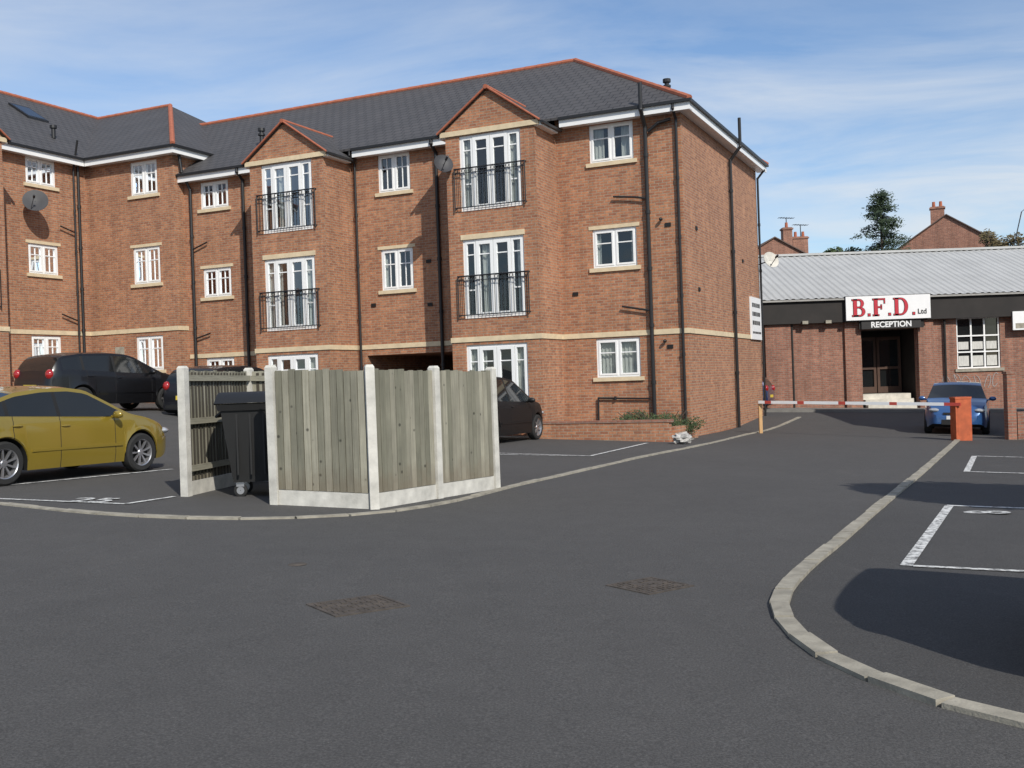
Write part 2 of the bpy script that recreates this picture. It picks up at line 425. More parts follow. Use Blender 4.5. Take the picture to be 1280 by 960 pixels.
m.box(6.9,10.2,-9.5,-.12,2.45,2.55);hole_wall(m,'t',-8.0,6.9,10.2,ZB,2.45,[],1)  # cross wall added to close the passage and keep it dark
hole_wall(m,'t',.5,17.3,21.3,ZB,9.8,H_left,1)
hole_wall(m,'p',17.3,-9.6,.5,ZB,9.8,[],-1)
hole_wall(m,'p',21.3,.5,14.0,ZB,9.8,H_wing,-1)
hole_wall(m,'t',14.0,21.3,30.9,ZB,9.8,[],1);hole_wall(m,'p',30.9,-9.6,14,ZB,9.8,[],1)
m.build('wall',BRICK,AB)
def L2G(kind,base,u,d,z): return (u,base+d,z) if kind=='t' else (base-d,u,z)
GAP=9.66;GEV=8.54
for kind,c,base,dz in bays:
    m=MB();sg=1 if kind=='t' else -1
    hol=[(c-.94,c+.94,a+dz,b+dz) for a,b in FR]
    hole_wall(m,kind,base+sg*1.5,c-HW,c+HW,ZB,8.5+dz,hol,sg)
    for u,s2 in ((c-HW,-1),(c+HW,1)):
        m.face([L2G(kind,base,u,0,ZB),L2G(kind,base,u,1.5,ZB),L2G(kind,base,u,1.5,8.55+dz),L2G(kind,base,u,0,8.55+dz)])
    m.face([L2G(kind,base,c-HW,1.5,8.5+dz),L2G(kind,base,c+HW,1.5,8.5+dz),L2G(kind,base,c+HW,1.5,8.62+dz),L2G(kind,base,c,1.5,GAP-.05+dz),L2G(kind,base,c-HW,1.5,8.62+dz)])
    m.build('bay_wall',BRICK,AB)
    m=MB();ap=GAP+dz;ev=GEV+dz;hw=1.58;t=.045
    for s2 in (-1,1):
        a=[(c+s2*hw,1.60,ev),(c,1.60,ap),(c,-1.4,ap),(c+s2*hw,-.1,ev)]
        P1=[L2G(kind,base,u,d,z) for u,d,z in a];P2=[L2G(kind,base,u,d,z-t) for u,d,z in a]
        m.face(P1);m.face(P2[::-1])
        for i in range(4):
            j=(i+1)%4;m.face([P1[i],P1[j],P2[j],P2[i]])
    m.build('gable_roof',TILE,AB)
    for s2 in (-1,1):
        m=MB();m.cyl(L2G(kind,base,c+s2*hw*1.0,1.61,ev-.02),L2G(kind,base,c,1.61,ap-.02),.03,8);m.build('verge_tiles',TERRA,AB)
    m=MB();m.cyl(L2G(kind,base,c,1.64,ap-.02),L2G(kind,base,c,-1.35,ap-.02),.065,8);m.build('ridge_tiles',TERRA,AB)
    def lb(u0,u1,d0,d1,z0,z1,nm='stone_band'):
        a=L2G(kind,base,u0,d0,z0);b=L2G(kind,base,u1,d1,z1);m=MB();m.box(a[0],b[0],a[1],b[1],a[2],b[2]);m.build(nm,STONE,AB)
    lb(c-HW-.14,c+HW+.14,1.5,1.56,8.42+dz,8.56+dz,'eaves_band')
    zb=2.64+(dz)
    lb(c-HW-.03,c+HW+.03,1.5,1.53,zb,zb+.14)
    lb(c+HW,c+HW+.03,.03,1.498,zb,zb+.14);lb(c-HW-.03,c-HW,.03,1.498,zb,zb+.14)
    lb(c-.98,c+.98,1.5,1.525,5.5+dz,5.64+dz,'lintel')
m=MB()
for a,b in ((-.03,3.64),(6.42,10.5),(13.33,17.27)): m.box(a,b,0,.03,2.64,2.78)
m.box(-.03,0,-9.6,-.002,2.64,2.78)
m.box(17.27,21.27,.5,.53,3.6,3.74);m.box(17.27,17.3,.03,.498,3.6,3.74);m.box(21.27,21.3,.53,5.05,3.6,3.74)
m.box(21.27,21.3,7.85,14,3.6,3.74)
m.pieces('string_course',STONE,AB)
def slab(m,P,t=.07):
    Q=[(x,y,z-t) for x,y,z in P];m.face(P);m.face(Q[::-1])
    for i in range(len(P)):
        j=(i+1)%len(P);m.face([P[i],P[j],Q[j],Q[i]])
m=MB()
e=8.84;r=12.0;R=13.0;E=9.74
slab(m,[(-.35,.35,e),(4.8,-4.8,r),(21.2,-4.8,r),(17.6,.35,e)])
slab(m,[(-.35,.35,e),(-.35,-9.95,e),(4.8,-4.8,r)])
slab(m,[(-.35,-9.95,e),(17.6,-9.95,e),(21.2,-4.8,r),(4.8,-4.8,r)])
slab(m,[(16.95,.85,E),(22.2,-4.8,R),(26.1,-4.8,R),(20.95,.85,E)])
slab(m,[(16.95,.85,E),(16.95,-10.4,E),(22.2,-4.8,R)])
slab(m,[(16.95,-10.4,E),(31.3,-10.4,E),(26.1,-4.8,R),(22.2,-4.8,R)])
slab(m,[(20.95,.85,E),(26.1,-4.8,R),(26.1,9.2,R),(20.95,14.35,E)])
slab(m,[(20.95,14.35,E),(26.1,9.2,R),(31.25,14.35,E)])
slab(m,[(31.25,14.35,E),(26.1,9.2,R),(26.1,-4.8,R),(31.25,-10.4,E)])
roof=m.build('roof',TILE,AB)
def ridge(a,b,rad=.085):
    m=MB();a=Vector(a);b=Vector(b);L=(b-a).length;n=max(1,int(L/.45));
    for i in range(n):
        p=a.lerp(b,i/n);q=a.lerp(b,(i+1)/n); m.cyl(p,q,rad,8,r2=rad*1.1)
    m.build('ridge_tiles',TERRA,AB)
for a,b in [((4.8,-4.8,r),(20.7,-4.8,r)),((-.35,.35,e),(4.8,-4.8,r)),((-.35,-9.95,e),(4.8,-4.8,r)),((22.2,-4.8,R),(26.1,-4.8,R)),((16.95,.85,E),(22.2,-4.8,R)),((26.1,-4.8,R),(26.1,9.2,R)),((26.1,9.2,R),(20.95,14.35,E))]:
    ridge(a,b)
n_=Vector((-3.26,0,5.15)).normalized()
def east(t_,p_,o=0):
    z=E+(t_-20.95)*(R-E)/5.15; return Vector((t_,p_,z))+n_*o
def skyl(p0,p1,t0,t1):
    m=MB();slab(m,[tuple(east(t0,p0,.07)),tuple(east(t0,p1,.07)),tuple(east(t1,p1,.07)),tuple(east(t1,p0,.07))],.1);o=m.build('skylight',IRON,AB)
    m=MB();m.face([tuple(east(t0+.08,p0+.08,.075)),tuple(east(t0+.08,p1-.08,.075)),tuple(east(t1-.08,p1-.08,.075)),tuple(east(t1-.08,p0+.08,.075))]);m.build('glass_pane',CARGLASS,o)
skyl(-.3,.6,23.9,24.9)
mf=MB();mg=MB();msf=MB()
ZF=8.56
for a,b in ((-.33,3.4),(6.62,10.3),(13.52,17.28)):
    mf.box(a,b,.29,.32,ZF,8.77);msf.box(a,b,.0,.288,ZF+.02,ZF+.035);mg.box(a,b,.325,.40,8.755,8.83)
mf.box(-.32,-.29,-9.93,.288,ZF,8.77);msf.box(-.288,0,-9.9,-.002,ZF+.02,ZF+.035);mg.box(-.40,-.325,-9.95,.40,8.755,8.83)
zf=9.46
mf.box(16.97,20.97,.79,.82,zf,9.67);msf.box(17.3,21,.5,.788,zf+.02,zf+.035);mg.box(16.88,20.9,.825,.90,9.655,9.73)
mf.box(16.97,17.0,-4,.788,zf,9.67);msf.box(17.002,17.298,-4,.788,zf+.02,zf+.035);mg.box(16.88,16.965,-4,.822,9.655,9.73)
for a,b in ((.83,4.9),(8.0,14.3)):
    mf.box(20.98,21.01,a,b,zf,9.67);msf.box(21.012,21.3,a,b,zf+.02,zf+.035);mg.box(20.9,20.975,a,b,9.655,9.73)
mf.pieces('fascia',WHITE,AB);mg.pieces('gutter',IRON,AB);msf.pieces('soffit',WHITE,AB)
for kind,c,base,dz in bays:
    for s2 in(-1,1):
        m=MB();a=L2G(kind,base,c+s2*(HW+.21),.3,8.44+dz);b=L2G(kind,base,c+s2*(HW+.28),1.58,8.51+dz)
        m.box(a[0],b[0],a[1],b[1],a[2],b[2]);m.build('gutter',IRON,AB)
        m=MB();a=L2G(kind,base,c+s2*(HW+.0),.3,8.40+dz);b=L2G(kind,base,c+s2*(HW+.20),1.498,8.5+dz)
        m.box(a[0],b[0],a[1],b[1],a[2],b[2]);m.build('fascia',WHITE,AB)
def pipe(pts,rad=.038,name='downpipe',brk=1.5):
    m=MB()
    for a,b in zip(pts[:-1],pts[1:]):
        m.cyl(a,b,rad,10)
        L=math.dist(a,b)
        if L>1.2:
            k=int(L/brk)
            for i in range(1,k+1):
                c=Vector(a).lerp(Vector(b),i/(k+.5)); m.cyl(c-Vector((0,0,.05)),c+Vector((0,0,.05)),rad*1.3,10)
    for p in pts[1:-1]: m.ell(p,(rad*1.15,)*3)
    return m.build(name,IRON,AB)
def dp(t_,p_,zt,out=.34,rad=.038):
    pipe([(t_,p_+out,zt-.1),(t_,p_+out,zt-.22),(t_,p_+.07,zt-.45),(t_,p_+.07,-.3)],rad)
dp(.12,0,8.85);dp(7.5,0,8.85,rad=.055);dp(10.38,0,8.85);dp(14.75,0,8.85,rad=.05)  # pipe left of first bay made thicker to stand in for dark shade
pipe([(.98,.09,-.2),(.98,.09,8.3),(.98,.42,8.7),(.98,.42,9.42)],.055,'soil_stack')
pipe([(1.0,.1,6.35),(1.3,.1,6.42),(1.95,.1,6.5)],.028,'branch_pipe');pipe([(1.0,.1,3.3),(1.3,.1,3.36),(1.8,.1,3.46)],.028,'branch_pipe')
pipe([(.9,.1,8.15),(.6,.12,8.35),(.25,.14,8.4)],.045,'branch_pipe')
pipe([(1.1,.07,.9),(2.6,.07,.95),(2.62,.07,.1)],.025,'branch_pipe')
pipe([(17.15,.35,9.5),(17.1,.3,8.9),(16.95,.09,8.3),(16.95,.09,-.2)],.05,'soil_stack')
pipe([(16.93,.1,6.3),(16.3,.1,6.5)],.025,'branch_pipe');pipe([(16.93,.1,3.3),(16.3,.1,3.45)],.025,'branch_pipe')
def epipe(pp,top,rad=.05):
    pipe([(-.09,pp,-.4),(-.09,pp,8.2),(-.42,pp,8.6),(-.42,pp,top)],rad,'soil_stack',2.0)
epipe(-5.3,9.5);
pipe([(-.34,-9.5,8.6),(-.08,-9.5,8.3),(-.08,-9.5,-.6)])
pipe([(21.2,.9,9.5),(21.2,.9,0.2)],.05,'soil_stack');pipe([(20.9,1.15,10.3),(21.2,1.1,9.3),(21.2,1.1,.2)],.035)
pipe([(21.18,1.15,7.15),(21.18,1.75,7.3)],.025,'branch_pipe');pipe([(21.18,1.15,4.1),(21.18,1.8,4.3)],.025,'branch_pipe')
for (t_,p_) in ((1.2,-2.96),(14.9,-1.2)):
    z=8.87+min(.35-p_,t_+.35)*.621
    m=MB();m.cyl((t_,p_,z-.1),(t_,p_,z+.45),.07,10);m.cyl((t_,p_,z+.3),(t_,p_,z+.36),.12,10);m.cyl((t_,p_,z+.45),(t_,p_,z+.55),.12,10)
    m.build('flue',IRON,AB)
p=east(22.3,.9);m=MB();m.cyl(p,p+Vector((0,0,.45)),.07,10);m.cyl(p+Vector((0,0,.35)),p+Vector((0,0,.45)),.12,10);m.build('flue',IRON,AB)
m=MB()
for t_,p_,z in ((.45,0,5.6),(.5,0,2.3),(7.9,0,5.2),(7.9,0,3.9),(9.9,0,4.0),(14.2,0,4.2),(3.2,0,3.9)):
    m.box(t_-.08,t_+.08,p_,p_+.03,z-.05,z+.05)
for p_,z in ((-1.2,5.6),(-7,5.2),(-1.3,3.9)): m.box(-.03,0,p_-.08,p_+.08,z-.05,z+.05)
m.pieces('wall_vent',BLACK,AB)
for z in (5.75,2.45):
    m=MB();m.ell((.62,.1,z),(.05,.07,.05));m.build('outside_lamp',IRON,AB)
m=MB();m.box(19.75,20.15,.5,.53,2.75,3.15);m.build('wall_plate',KERB,AB)
def window(w,h,kind,loc,rot,cur,lintel=True,sill=True):
    o=None;m=MB();f=.065;y0,y1=-.11,-.04
    def fr(x0,x1,z0,z1,t,ya=y0,yb=y1):
        m.box(x0,x1,ya,yb,z0,z0+t);m.box(x0,x1,ya,yb,z1-t,z1);m.box(x0,x0+t,ya,yb,z0+t,z1-t);m.box(x1-t,x1,ya,yb,z0+t,z1-t)
    fr(-w/2,w/2,0,h,.065)
    if kind=='case':
        m.box(-.035,.035,y0,y1,.06,h-.06)
        for s in(-1,1):
            a,b=(-w/2+.06,-.035) if s<0 else (.035,w/2-.06)
            fr(a,b,.06,h-.06,.05,y0+.01,y1+.014)
            m.box(a+.045,b-.045,y0+.02,y1-.01,h*.62,h*.62+.03)
            if w<1.25: m.box((a+b)/2-.01,(a+b)/2+.01,y0+.02,y1-.012,.1,h-.1)
    else:
        xs=[-w/2+.06,-w/2+.40,0,w/2-.40,w/2-.06]
        for k in range(4):
            a,b=xs[k]+.006,xs[k+1]-.006
            t=.095 if k in(1,2) else .055
            fr(a,b,.06,h-.06,t,y0+.01,y1+(.02 if k in (1,2) else .008))
            if k in (0,3): m.box(a+t,b-t,y0+.02,y1-.01,h*.35,h*.35+.035)
            m.box(a+t,b-t,y0+.022,y1-.012,h*.80,h*.80+.03)
    o=m.build('window',WHITE,AB);o.location=loc;o.rotation_euler=(0,0,rot)
    m=MB();m.face([(-w/2+.03,-.075,.03),(w/2-.03,-.075,.03),(w/2-.03,-.075,h-.03),(-w/2+.03,-.075,h-.03)]);m.build('glass_pane',GLASS,o)
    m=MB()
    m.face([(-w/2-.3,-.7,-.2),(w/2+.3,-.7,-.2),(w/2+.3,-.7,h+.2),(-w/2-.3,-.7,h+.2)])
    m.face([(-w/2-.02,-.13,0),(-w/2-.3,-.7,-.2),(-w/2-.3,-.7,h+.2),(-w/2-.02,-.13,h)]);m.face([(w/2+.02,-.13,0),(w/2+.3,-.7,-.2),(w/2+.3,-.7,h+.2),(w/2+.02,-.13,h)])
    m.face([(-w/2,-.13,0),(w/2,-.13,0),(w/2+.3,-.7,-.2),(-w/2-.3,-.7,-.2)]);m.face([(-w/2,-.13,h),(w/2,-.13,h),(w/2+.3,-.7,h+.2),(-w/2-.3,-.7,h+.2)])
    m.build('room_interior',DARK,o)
    for a,b in cur:
        m=MB()
        n=max(4,int((b-a)*w/.03))
        pts=[(-w/2+w*(a+(b-a)*i/n),-.17+.018*math.sin(i*1.7+a*9),0) for i in range(n+1)]
        for p,q in zip(pts[:-1],pts[1:]): m.face([(p[0],p[1],.04),(q[0],q[1],.04),(q[0],q[1],h-.03),(p[0],p[1],h-.03)],0,True)
        m.build('curtain',CURT,o)
    if sill:
        m=MB();m.box(-w/2-.1,w/2+.1,-.04,.06,-.11,0);m.build('sill',STONE,o)
    if lintel:
        m=MB();m.box(-w/2-.1,w/2+.1,-.002,.02,h,h+.10);m.build('lintel',STONE,o)
    return o
curs={0:[(0,.16),(.84,1)],1:[(0,.3),(.7,1)],2:[(0,1)],3:[],4:[(.0,.45)]}
ci=[2,0,1,3,0,2,0,1]
for k,h in enumerate(H_main):
    window(h[1]-h[0],h[3]-h[2],'case',((h[0]+h[1])/2,0,h[2]),0,curs[ci[k%8]],lintel=2.7<h[3]<8)
for k,h in enumerate(H_left):
    window(h[1]-h[0],h[3]-h[2],'case',((h[0]+h[1])/2,.5,h[2]),0,curs[[1,2,2][k]],lintel=3.6<h[3]<9)
for k,h in enumerate(H_wing):
    window(h[1]-h[0],h[3]-h[2],'case',(21.3,(h[0]+h[1])/2,h[2]),math.pi/2,curs[[0,2,0][k]],lintel=3.6<h[3]<9)
def balcony(kind,c,base,z):
    m=MB();w=1.08;d=.085;zt=1.15
    for s in (-1,1):
        m.cyl((s*w,0,.06),(s*w,d,.06),.014,6);m.cyl((s*w,0,zt),(s*w,d,zt),.018,6);m.cyl((s*w,d,-.0),(s*w,d,zt+.02),.018,6)
    for zz,rr in ((.06,.016),(zt-.13,.012),(zt,.022)): m.cyl((-w,d,zz),(w,d,zz),rr,6)
    for i in range(1,19):
        x=-w+2*w*i/19;m.cyl((x,d,.06),(x,d,zt),.0085,5,cap=False)
    for k in range(0,19,2):
        x=-w+2*w*(k+.5)/19
        n=10;rr=.045
        for i in range(n):
            a=2*math.pi*i/n;b=2*math.pi*(i+1)/n
            m.cyl((x+rr*math.cos(a),d,zt-.065+rr*math.sin(a)),(x+rr*math.cos(b),d,zt-.065+rr*math.sin(b)),.006,4,cap=False)
    o=m.build('balcony_railing',IRON,AB)
    if kind=='t': o.location=(c,base+1.5,z)
    else: o.location=(base-1.5,c,z);o.rotation_euler=(0,0,math.pi/2)
for bi,(kind,c,base,dz) in enumerate(bays):
    for k,(a,b) in enumerate(FR):
        loc=(c,base+1.5,a+dz) if kind=='t' else (base-1.5,c,a+dz)
        window(1.88,b-a,'french',loc,0 if kind=='t' else math.pi/2,[[(0,.2),(.8,1)],[(.0,.14),(.55,.72)],[(0,.3),(.7,1)]][(k+bi)%3],lintel=False,sill=False)
        if k<2: balcony(kind,c,base,a+dz+.03)
def leaves(name,blobs,n,size,mat,parent=None):
    m=MB()
    tot=sum(b[1][0]*b[1][1]*b[1][2] for b in blobs)
    for c,r_ in blobs:
        k=int(n*r_[0]*r_[1]*r_[2]/tot)
        for i in range(k):
            d=Vector((random.gauss(0,1),random.gauss(0,1),random.gauss(0,1))).normalized()*(random.random()**.4)
            p=Vector((c[0]+d.x*r_[0],c[1]+d.y*r_[1],c[2]+d.z*r_[2]))
            u=Vector((random.gauss(0,1),random.gauss(0,1),random.gauss(0,.7))).normalized();w=u.orthogonal().normalized()
            s=size*random.uniform(.6,1.4)
            m.face([p-u*s,p+w*s*.5,p+u*s,p-w*s*.5])
    return m.build(name,mat,parent)
def dish(loc,aim,arm,dia=.62,label='dark grey satellite dish bracketed to brick wall',mat=None):
    o=empty('satellite_dish',loc,0,label=label,cat='satellite dish',group='satellite dishes on the flats')
    d=Vector(aim).normalized();q=Vector((0,0,1)).rotation_difference(d)
    m=MB();pr=[(0.0,0),(.12,.012),(.2,.035),(dia/2,.08)]
    m.lathe(pr,28,axis='z');m.lathe([(a,b-.012) for a,b in pr],28,axis='z')
    b=m.build('reflector',mat or DISHM,o);b.rotation_mode='QUATERNION';b.rotation_quaternion=q
    m=MB();m.cyl(q@Vector((0,-dia/2+.02,.05)),q@Vector((0,-.08,.42)),.012,6);m.cyl(q@Vector((0,-.08,.36)),q@Vector((0,-.05,.5)),.035,8)
    m.cyl((0,0,0),arm,.02,8);m.build('arm',DISHM,o)
def bw(t_,p_,z): return (4.78-.9063*t_-.4226*p_,28+.4226*t_-.9063*p_,z)
def wv(t_,p_,z): return (-.9063*t_-.4226*p_,.4226*t_-.9063*p_,z)
dish(bw(6.36,1.75,7.62),(.35,-.85,.35),wv(-.05,-.25,-.05),.56)
dish(bw(20.75,3.1,7.9),(.35,-.85,.35),wv(.5,.0,-.1),.78)
dish(bw(-.42,-9.5,5.4),(.35,-.85,.35),wv(.4,-.05,-.1),.6,'pale satellite dish at the corner of the gable end',CONC)
o=empty('notice_board',bw(-.04,-8.6,3.35),math.radians(65),label='white notice board with black print on brick end wall',cat='sign')
m=MB();m.box(-.8,.8,-.03,.03,-.72,.72);m.build('panel',SIGNW,o)
m=MB()
for k in range(4):
    z=.45-k*.3
    x=-.65
    while x<.55:
        w_=random.uniform(.08,.22);m.box(x,x+w_,-.036,-.0305,z-.07,z+.07 if k<3 else z);x+=w_+.06
m.build('print',SIGNB,o)
# ---------------------------------------------------------------- low wall & shrub
def bq(t_,p_): v=bw(t_,p_,0); return (v[0],v[1])
o=empty('garden_wall',(0,0,0),label='low red brick planter wall beside building corner',cat='wall')
m=MB()
a=bq(-.1,2.3);b=bq(3.6,2.3);c_=bq(-.1,.1)
m.obox(a,b,.22,-.8,.36);m.build('brickwork',BRICK,o);m=MB()
m.obox(bq(-.1,2.19),c_,.218,-.8,.22)
m.build('brickwork',BRICK,o)
m=MB();m.obox(bq(-.16,2.3),bq(3.62,2.3),.26,.36,.42);m.build('coping',BRICK2,o)
o=empty('shrub',bw(.6,1.3,0),label='low sparse evergreen shrub behind planter wall',cat='shrub')
m=MB()
for i in range(14): m.cyl((random.uniform(-.5,.8),random.uniform(-.2,.2),-.2),(random.uniform(-1.0,.9),random.uniform(-.4,.4),.6),.01,5)
m.build('stems',BARK,o)
bl=[((-.8+i*.16,random.uniform(-.4,.3)-.03*i,random.uniform(.25,.56)-.012*i),(.34,.32,.18)) for i in range(12)]
leaves('foliage',bl,4500,.028,LEAF,o)
o=empty('litter_bag',(4.05,25.0,gz(4.05,25)),.4,label='crumpled white plastic litter bag on kerb',cat='litter')
m=MB()
nu,nv=14,9
for i in range(nu):
    for j in range(nv):
        def P(i,j):
            i%=nu;rr=random.Random(i*31+j*7);a=2*math.pi*i/nu;b=-math.pi/2+math.pi*j/nv;k=rr.uniform(.7,1.25) if 0<j<nv else 1
            return (.26*k*math.cos(b)*math.cos(a),.18*k*math.cos(b)*math.sin(a),.14+.14*k*math.sin(b))
        m.face([P(i,j),P(i+1,j),P(i+1,j+1),P(i,j+1)])
m.build('bag',simple('litter_plastic',(.5,.48,.45),.5,.6,12),o)
# ---------------------------------------------------------------- fence enclosure
FE=empty('bin_store_fence',(0,0,0),label='weathered timber fence with white concrete posts around bins',cat='fence')
PH=1.73
def post(x,y,a=0,h=PH):
    z=gz(x,y);m=MB();w=.055
    m.box(-w,w,-w,w,-.1,h-.03)
    P=[(-w,-w,h-.03),(w,-w,h-.03),(w,w,h-.03),(-w,w,h-.03)];T=[(-w*.7,-w*.7,h),(w*.7,-w*.7,h),(w*.7,w*.7,h),(-w*.7,w*.7,h)]
    for i in range(4): m.face([P[i],P[(i+1)%4],T[(i+1)%4],T[i]])
    m.face(T);o=m.build('post',CONC,FE);o.location=(x,y,z);o.rotation_euler=(random.uniform(-.01,.01),random.uniform(-.008,.008),a)
def panel(a,b,outer=1,h=PH-.06,seed=0):
    rnd=random.Random(seed)
    a=Vector(a);b=Vector(b);d=(b-a);L=d.length;ang=math.atan2(d.y,d.x);L-=.12
    mid=a+d.normalized()*.06;z=gz(mid.x,mid.y);z2=gz(b.x,b.y);drop=(z2-z)/L
    m=MB();n=round(L/.098);w=L/n
    for i in range(n):
        x0=i*w;x1=x0+w-.009;o1=rnd.uniform(-.014,.014);
        base=.19+drop*x0;tl=rnd.uniform(-.003,.003)
        y=outer*rnd.uniform(.012,.022)
        P=[(x0,y,base),(x1,y+outer*.004,base),(x1+tl,y+outer*.004,h+drop*x0+o1),(x0+tl,y,h+drop*x0+o1)]
        u0=rnd.randint(0,500)+(i%10)*.1
        Q=[(p[0],p[1]-outer*.018,p[2]) for p in P]
        uvs=[(u0+.01,0),(u0+.09,0),(u0+.09,h-.2),(u0+.01,h-.2)]
        m.face(P,uv=uvs);m.face(Q[::-1],uv=uvs[::-1])
        for k in range(4):
            j=(k+1)%4;m.face([P[k],Q[k],Q[j],P[j]],uv=[uvs[k],uvs[k],uvs[j],uvs[j]])
    o=m.build('panel',WOOD,FE);o.location=(mid.x,mid.y,z);o.rotation_euler=(0,0,ang)
    m=MB()
    for i in range(n-1):
        x0=(i+1)*w-.03;m.face([(x0,-outer*.009,.19+drop*x0),(x0+.05,-outer*.009,.19+drop*x0),(x0+.05,-outer*.009,h-.02+drop*x0),(x0,-outer*.009,h-.02+drop*x0)])
    m.build('gap_shade_strip',SHADET,o)  # dark strips behind the board gaps, shade put in as colour
    for zz in (.32,.95,h-.14):
        m=MB()
        m.face([(0,-outer*.012,zz),(L,-outer*.012,zz+drop*L),(L,-outer*.012,zz+.08+drop*L),(0,-outer*.012,zz+.08)],uv=[(0,1),(.08,1),(.08,2),(0,2)])
        m.face([(0,-outer*.05,zz),(L,-outer*.05,zz+drop*L),(L,-outer*.05,zz+.08+drop*L),(0,-outer*.05,zz+.08)],uv=[(3.0,1),(3.08,1),(3.08,2),(3.0,2)])
        m.face([(0,-outer*.012,zz+.08),(L,-outer*.012,zz+.08+drop*L),(L,-outer*.05,zz+.08+drop*L),(0,-outer*.05,zz+.08)])
        q=m.build('rail',WOOD,o)
    m=MB();m.obox((0,0),(L,0),.05,-.05,.185,0,0,drop*L);o=m.build('gravel_board',CONC,FE);o.location=(mid.x,mid.y,z);o.rotation_euler=(0,0,ang)
KL=(-2.98,12.9);KC=(-1.70,12.44);KM=(-1.02,13.57);KR=(-.29,14.76);BL=(-4.37,13.8);BB=(-4.02,15.9);BM=(-2.1,15.35)
for x,y in (KL,KC,KM,KR,BL,BB,BM): post(x,y,{KL:-.34,KC:.3,KM:1.0,KR:1.0}.get((x,y),1.3))
panel(KL,KC,-1,seed=1);panel(KC,KM,-1,seed=2);panel(KM,KR,-1,seed=3);panel(BL,BB,1,seed=4);panel(BB,BM,1,seed=5);panel(BM,KR,1,seed=6)
o=empty('wheelie_bin',(-3.34,14.1,gz(-3.34,14.1)),.12,label='large black four wheeled rubbish bin inside timber enclosure',cat='bin')
o.scale=(1,1,1.03)
m=MB()
def frust(m,a,b,z0,z1,c=(0,0)):
    P=[(-a[0],-a[1],z0),(a[0],-a[1],z0),(a[0],a[1],z0),(-a[0],a[1],z0)];Q=[(-b[0]+c[0],-b[1]+c[1],z1),(b[0]+c[0],-b[1]+c[1],z1),(b[0]+c[0],b[1]+c[1],z1),(-b[0]+c[0],b[1]+c[1],z1)]
    for i in range(4): m.face([P[i],P[(i+1)%4],Q[(i+1)%4],Q[i]])
    m.face(P[::-1]);m.face(Q)
frust(m,(.42,.36),(.54,.46),.2,1.12);frust(m,(.57,.49),(.59,.51),1.12,1.2)
for k in range(5):
    x=-.34+k*.17; m.box(x-.012,x+.012,-.455,-.42,.3,1.1)
m.cyl((-.62,-.3,1.05),(-.62,.3,1.05),.02,8);m.cyl((-.62,-.3,1.05),(-.55,-.3,1.1),.02,8);m.cyl((-.62,.3,1.05),(-.55,.3,1.1),.02,8)
m.build('body',BLACK,o)
m=MB();nn=8
f=lambda y:1.215+.14*(1-(y/.53)**2)
for i in range(nn):
    y0=-.53+1.06*i/nn;y1=-.53+1.06*(i+1)/nn
    m.face([(-.61,y0,f(y0)),(.61,y0,f(y0)),(.61,y1,f(y1)),(-.61,y1,f(y1))],0,True)
    m.face([(-.61,y0,1.2),(-.61,y0,f(y0)),(-.61,y1,f(y1)),(-.61,y1,1.2)]);m.face([(.61,y0,1.2),(.61,y0,f(y0)),(.61,y1,f(y1)),(.61,y1,1.2)])
m.build('lid',BLACK,o)
for x in(-.34,.34):
    for y in (-.28,.28):
        m=MB();m.lathe([(.01,-.025),(.06,-.03),(.085,-.02),(.09,0),(.085,.02),(.06,.03),(.01,.025)],20);w_=m.build('wheel',RUBBER,o);w_.location=(x,y,.09)
        m=MB();m.box(-.05,.05,-.04,-.034,.05,.12);m.lathe([(.005,-.034),(.05,-.034)],14);m.build('castor',ALLOY,w_)
# ---------------------------------------------------------------- cars
def lerpk(P,x):
    if x<=P[0][0]: return P[0][1]
    for a,b in zip(P[:-1],P[1:]):
        if x<=b[0]:
            f=(x-a[0])/(b[0]-a[0]); return a[1]+(b[1]-a[1])*f
    return P[-1][1]
def smoothk(P,x,h=.05): return (lerpk(P,x-h)+lerpk(P,x)*2+lerpk(P,x+h))/4
RIM_ME={}
def wheel(parent,x,y,R_,flip,style):
    key=(R_,style)
    if key not in RIM_ME:
        m=MB();r0=R_*.68;w=.1
        m.lathe([(r0,-w),(R_*.9,-w*1.02),(R_*.985,-w*.8),(R_,-w*.4),(R_,w*.4),(R_*.985,w*.8),(R_*.9,w*1.02),(r0,w)],40)
        t=m.build('tyre',RUBBER);m=MB()
        m.lathe([(r0+.003,w*.95),(r0-.01,w*.85),(r0-.025,w*.3),(r0-.03,-w)],40)
        ns={0:5,1:9,2:7}[style]
        for k in range(ns):
            a=2*math.pi*k/ns;hw=.18 if ns==5 else .11
            def P(rr,da,yy): return (rr*math.cos(a+da),yy,rr*math.sin(a+da))
            A=[P(.05,hw*2.2,.065),P(.05,-hw*2.2,.065),P(r0-.01,-hw*.7,w*.82),P(r0-.01,hw*.7,w*.82)]
            Bk=[(p[0],p[1]-.03,p[2]) for p in A]
            m.face(A)
            for i in range(4): m.face([A[i],A[(i+1)%4],Bk[(i+1)%4],Bk[i]])
        m.lathe([(.001,.078),(.05,.075),(.062,.06)],20)
        rme=m.build('rim',ALLOY);m=MB();m.lathe([(.001,.01),(r0-.03,.01)],30);dk=m.build('brake',SEAL)
        RIM_ME[key]=(t.data,rme.data,dk.data)
        for q in (t,rme,dk): bpy.data.objects.remove(q)
    w_=empty('wheel',(x,y,R_),math.pi if flip else 0,parent)
    for nme,me in zip(('tyre','rim','brake'),RIM_ME[key]):
        q=bpy.data.objects.new(nme,me);COL.objects.link(q);q.parent=w_
